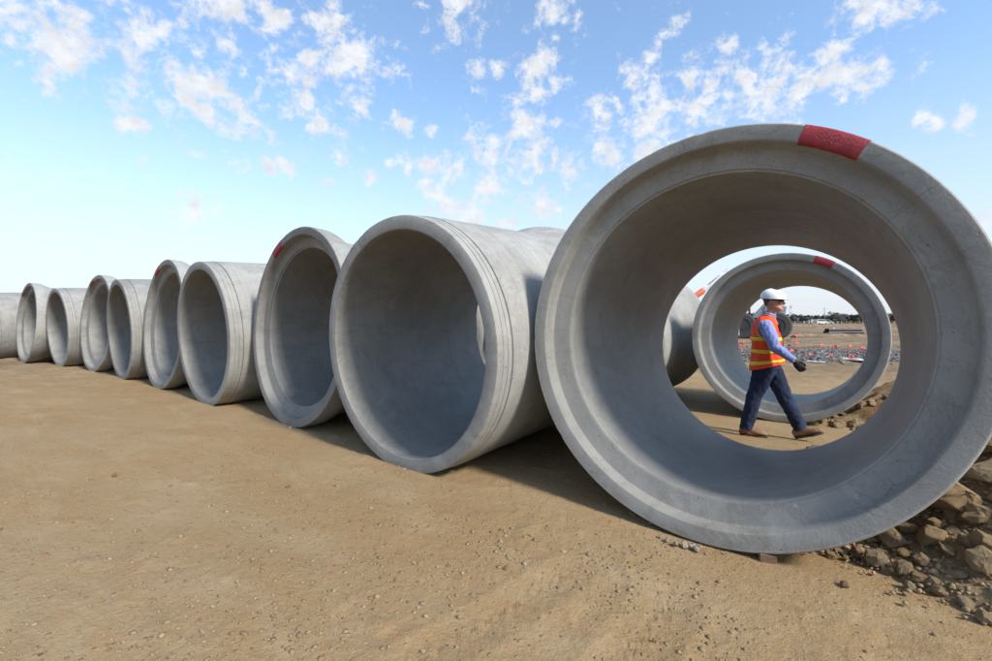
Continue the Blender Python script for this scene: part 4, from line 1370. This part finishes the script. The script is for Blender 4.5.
protos = [tree_proto(k, h) for k, h in enumerate((5.2, 6.2, 4.4))]
usedp = [False] * 3
TL = ['broad dark gum tree in the distant tree line', 'taller gum tree standing above the distant tree line', 'low pale gum tree in the distant tree line']
for i in range(110):
    px = 735 + (i + random.uniform(-.35, .35)) * 1.65
    D = random.uniform(225, 330); k = random.choice((0, 0, 1, 2, 2))
    o = protos[k] if not usedp[k] else copy_tree(protos[k]); usedp[k] = True
    p = pix(px, 320, depth=D)
    o.location = (p.x, p.y, far_ground(p.x, p.y)); o.rotation_euler = (0, 0, random.uniform(0, 6.28)); s = random.uniform(.75, 1.1); o.scale = (s * 1.25, s * 1.25, s)
    tag(o, TL[k], 'tree', 'distant trees ' + ('broad', 'tall', 'low')[k])

# two tall masts beyond the trees
def mast(px, top, D, lattice, label):
    p = pix(px, 320, depth=D); h = (HY - top) / F * D + CAMH; z0 = -.2
    root = empty('lattice_mast' if lattice else 'power_pole', (p.x, p.y, z0)); m = MB()
    if lattice:
        w0, w1 = .75, .40; n = 9
        for k in range(4):
            sx, sy = (1, 1, -1, -1)[k], (1, -1, 1, -1)[k]
            m.tube([(sx * w0, sy * w0, 0), (sx * w1, sy * w1, h)], .085, 6, (1, 0, 0))
        for i in range(n):
            za, zb = h * i / n, h * (i + 1) / n; wa, wb = w0 + (w1 - w0) * i / n, w0 + (w1 - w0) * (i + 1) / n
            for sy in (-1, 1):
                m.tube([(-wa, sy * wa, za), (wb, sy * wb, zb)], .05, 5, (0, 1, 0)); m.tube([(sy * wa, -wa, za), (sy * wb, wb, zb)], .05, 5, (1, 0, 0))
        m.build('lattice', M_STEEL, root)
        m = MB(); m.box((0, 0, h + .3), (1.5, 1.5, .12)); m.tube([(0, 0, h), (0, 0, h + 1.4)], .07, 6, (1, 0, 0)); m.build('head_frame', M_STEEL, root, False)
    else:
        m.tube([(0, 0, 0), (0, 0, h)], [.32, .2], 10, (1, 0, 0)); m.build('pole', M_MACH, root)
        m = MB(); m.box((0, 0, h - .6), (2.0, .16, .16)); m.build('cross_arm', M_MACH, root, False)
    tag(root, label, 'mast' if lattice else 'pole')
mast(790.7, 306, 300, True, 'thin lattice mast rising above the trees just right of the man'); mast(824.6, 307.5, 300, False, 'tall dark pole rising above the distant trees')

# small white vehicles and sheds in front of the trees
def vehicle(px, D, label, rot):
    p = pix(px, 320, depth=D); root = empty('parked_van', (p.x, p.y, far_ground(p.x, p.y) + .02), (0, 0, rot))
    m = MB(); prof = [(-2.2, .35), (2.2, .35), (2.25, .95), (1.5, 1.15), (.9, 1.85), (-2.1, 1.9), (-2.25, 1.0)]
    m.loft([[Vector((x, y, z)) for x, z in prof] for y in (-.85, .85)]); m.build('body', M_MWHITE, root, False)
    m = MB(); m.loft([[Vector((x, y, z)) for x, z in [(-1.9, 1.2), (1.3, 1.2), (.85, 1.75), (-1.9, 1.78)]] for y in (-.87, .87)]); m.build('window', M_WIN, root, False)
    for x in (-1.4, 1.4):
        for y in (-.8, .8):
            m = MB(); m.tube([(x, y - .1, .34), (x, y + .1, .34)], .34, 16, (0, 0, 1)); m.build('wheel', M_MDARK, root)
    tag(root, label, 'van', 'distant white vans')
vehicle(820.5, 165, 'white van far off left of the dark pole base', R(10)); vehicle(826.5, 170, 'white van far off right of the dark pole base', R(-30)); vehicle(813, 195, 'farthest white van among the trees', R(60))
def shed(px, D, w, label):
    p = pix(px, 320, depth=D); root = empty('shed', (p.x, p.y, -.15), (0, 0, R(20)))
    m = MB(); m.box((0, 0, 1.3), (w, 4, 2.6)); m.build('wall', M_MACH, root, False)
    m = MB(); m.loft([[Vector((x, y, z)) for y, z in ((-2.2, 2.6), (2.2, 2.6), (0, 3.4))] for x in (-w / 2 - .2, w / 2 + .2)]); m.build('roof', M_STEEL, root, False)
    m = MB(); m.box((w * .2, -2.03, 1.05), (1.1, .06, 2.1)); m.build('door', M_MDARK, root, False)
    tag(root, label, 'shed', 'distant sheds')
shed(803, 260, 5, 'pale shed at the foot of the trees, left of the vans'); shed(836, 265, 4, 'pale shed at the foot of the trees, right of the vans')

# ------------------------------------------------------------------ camera
cam = bpy.data.cameras.new('camera'); co = bpy.data.objects.new('camera', cam); COL.objects.link(co)
co.location = (0, 0, CAMH); co.rotation_euler = (R(90), 0, 0)
cam.sensor_fit = 'HORIZONTAL'; cam.sensor_width = 36; cam.lens = F / 992 * 36
cam.shift_y = (HY - 330.5) / 992
cam.clip_start = .05; cam.clip_end = 9000
sc.camera = co

# ------------------------------------------------------------------ light
SUN_EL = R(38)
OFF = R(9)
sun_h = (-ROWD) * math.cos(OFF) + (-AXD) * math.sin(OFF)
to_sun = Vector((sun_h.x * math.cos(SUN_EL), sun_h.y * math.cos(SUN_EL), math.sin(SUN_EL)))
sl = bpy.data.lights.new('sun', 'SUN'); sl.energy = 4.0; sl.angle = R(9); sl.color = (1.0, .95, .87)
so = bpy.data.objects.new('sun', sl); COL.objects.link(so)
so.rotation_euler = (-to_sun).to_track_quat('-Z', 'Y').to_euler(); so.location = (6, -8, 12)

w = bpy.data.worlds.new('World'); sc.world = w; w.use_nodes = True
t = NT(w.node_tree); bg = t.n['Background']
sky = t.node('ShaderNodeTexSky', sky_type='NISHITA'); sky.sun_disc = False
sky.sun_elevation = SUN_EL; sky.sun_rotation = math.atan2(to_sun.x, to_sun.y)
sky.air_density = 1.0; sky.dust_density = .6; sky.ozone_density = 1.6
d = t.node('ShaderNodeTexCoord').outputs['Generated']
d = t.vmath('NORMALIZE', d)
sp = t.node('ShaderNodeSeparateXYZ'); t.put(sp.inputs[0], d)
elev = sp.outputs[2]
# clouds: small fair weather puffs; where they gather is given as directions
CL = [(30, 18, 48), (70, 35, 34), (150, 40, 34), (222, 8, 26), (268, 18, 24), (205, 88, 36), (240, 108, 26), (183, 78, 22), (132, 130, 13), (290, 72, 18), (312, 55, 15), (332, 26, 20), (347, 62, 24), (300, 97, 18),
      (315, 115, 14), (290, 168, 10), (268, 172, 8), (328, 188, 7), (190, 214, 14), (400, 70, 12), (402, 122, 10), (456, 12, 23), (556, 14, 15), (475, 73, 9), (541, 70, 17), (535, 93, 8),
      (490, 148, 22), (521, 128, 22), (530, 158, 19), (492, 187, 15), (430, 172, 15), (447, 200, 18), (540, 208, 15), (566, 175, 16), (600, 115, 20), (610, 153, 11), (650, 92, 15), (666, 116, 28),
      (640, 70, 14), (690, 75, 15), (716, 80, 15), (740, 92, 25), (766, 72, 24), (782, 100, 22), (802, 80, 20), (832, 60, 24), (862, 76, 22), (882, 70, 18), (866, 15, 25), (908, 4, 20), (736, 45, 12),
      (103, 78, 13), (126, 108, 13), (144, 167, 8), (217, 208, 9), (237, 171, 8), (275, 146, 9), (229, 134, 12), (252, 135, 10), (370, 174, 7), (340, 157, 9), (338, 132, 10), (360, 108, 9),
      (431, 130, 7), (403, 166, 10), (443, 174, 18), (476, 73, 10), (496, 63, 8), (468, 212, 15), (428, 186, 12), (668, 28, 9), (931, 120, 11), (966, 118, 9), (986, 220, 15), (508, 220, 10), (640, 130, 18), (20, 65, 8), (45, 85, 9), (650, 150, 20), (700, 110, 18)]
wv = t.noise(d, 9, 4, .6); wn = t.node('ShaderNodeTexNoise'); t.put(wn.inputs['Vector'], d); wn.inputs['Scale'].default_value = 11; wn.inputs['Detail'].default_value = 5
warp = t.vmath('SUBTRACT', wn.outputs['Color'], (.5, .5, .5)); wsc = t.vmath('SCALE', warp); wsc.node.inputs['Scale'].default_value = .075
dw = t.vmath('ADD', d, wsc)
mask = None
for (px, py, r) in CL:
    v = Vector(((px - 496) / F, 1, (HY - py) / F)); ln = v.length; v.normalize()
    rr = r * 1.5 / F / ln / (ln ** .5)
    q = t.math('MULTIPLY_ADD', t.vmath('DISTANCE', dw, tuple(v)), -1.0 / rr, 1.0)
    mask = q if mask is None else t.math('MAXIMUM', mask, q)
# elsewhere in the sky, clouds from noise alone
pz = t.math('MAXIMUM', elev, .06)
pl = t.node('ShaderNodeCombineXYZ'); t.put(pl.inputs[0], t.math('DIVIDE', sp.outputs[0], pz)); t.put(pl.inputs[1], t.math('DIVIDE', sp.outputs[1], pz))
away = t.mapr(sp.outputs[1], .55, .35)
gen = t.math('MULTIPLY_ADD', t.noise(pl.outputs[0], 1.7, 3, .5), 3.2, -1.75)
gen = t.math('MULTIPLY_ADD', away, gen, t.math('MULTIPLY', t.math('SUBTRACT', 1.0, away), -1.0))
mask = t.math('MAXIMUM', t.math('MAXIMUM', mask, gen), -.6)
puff = t.noise(d, 32, 6, .64, .3)
wisp = t.noise(t.scalev(d, 1, 1, 1.6), 60, 3, .6)
dens = t.math('ADD', t.math('MULTIPLY', mask, .85), t.math('MULTIPLY', t.math('SUBTRACT', puff, .5), 3.6))
dens = t.math('ADD', dens, t.math('MULTIPLY', t.math('SUBTRACT', wisp, .5), .9))
alpha = t.math('MULTIPLY', t.mapr(dens, -.1, .95), .98)
veil = t.math('MULTIPLY', t.mapr(t.noise(t.scalev(d, 1, 1, 3), 5, 5, .6), .5, .75), t.mapr(elev, .5, .12, 0, .28))
alpha = t.math('MAXIMUM', alpha, veil)
shade = t.mapr(t.noise(d, 34, 5, .6), .3, .7, .82, 1.0)
CLOUD = 5.5
cc = t.node('ShaderNodeCombineXYZ')
for i, k in enumerate((.97, 1.0, 1.05)): t.put(cc.inputs[i], t.math('MULTIPLY', shade, CLOUD * k))
sat = t.node('ShaderNodeHueSaturation'); t.put(sat.inputs['Color'], sky.outputs[0]); sat.inputs['Saturation'].default_value = 1.0; sat.inputs['Value'].default_value = 1.5
skyc = t.mix(t.mapr(elev, .46, -.06, .10, .97), t.mix(1.0, sat.outputs[0], (.88, 1.03, 1.09), 'MULTIPLY'), (4.38, 4.58, 4.98))
hs = t.node('ShaderNodeHueSaturation'); t.put(hs.inputs['Color'], skyc); hs.inputs['Saturation'].default_value = 1.0; hs.inputs['Value'].default_value = 1.0
fin = t.mix(alpha, hs.outputs[0], cc.outputs[0])
t.put(bg.inputs['Color'], fin); bg.inputs['Strength'].default_value = .13
w.cycles.sampling_method = 'MANUAL'; w.cycles.sample_map_resolution = 512

vs_ = sc.view_settings
vs_.view_transform = 'Standard'; vs_.look = 'None'; vs_.gamma = 1; vs_.use_curve_mapping = False; vs_.exposure = 0.45
sc.cycles.use_adaptive_sampling = True; sc.cycles.adaptive_threshold = .025; sc.cycles.max_bounces = 5; sc.cycles.diffuse_bounces = 4; sc.cycles.glossy_bounces = 2
sc.cycles.use_denoising = True
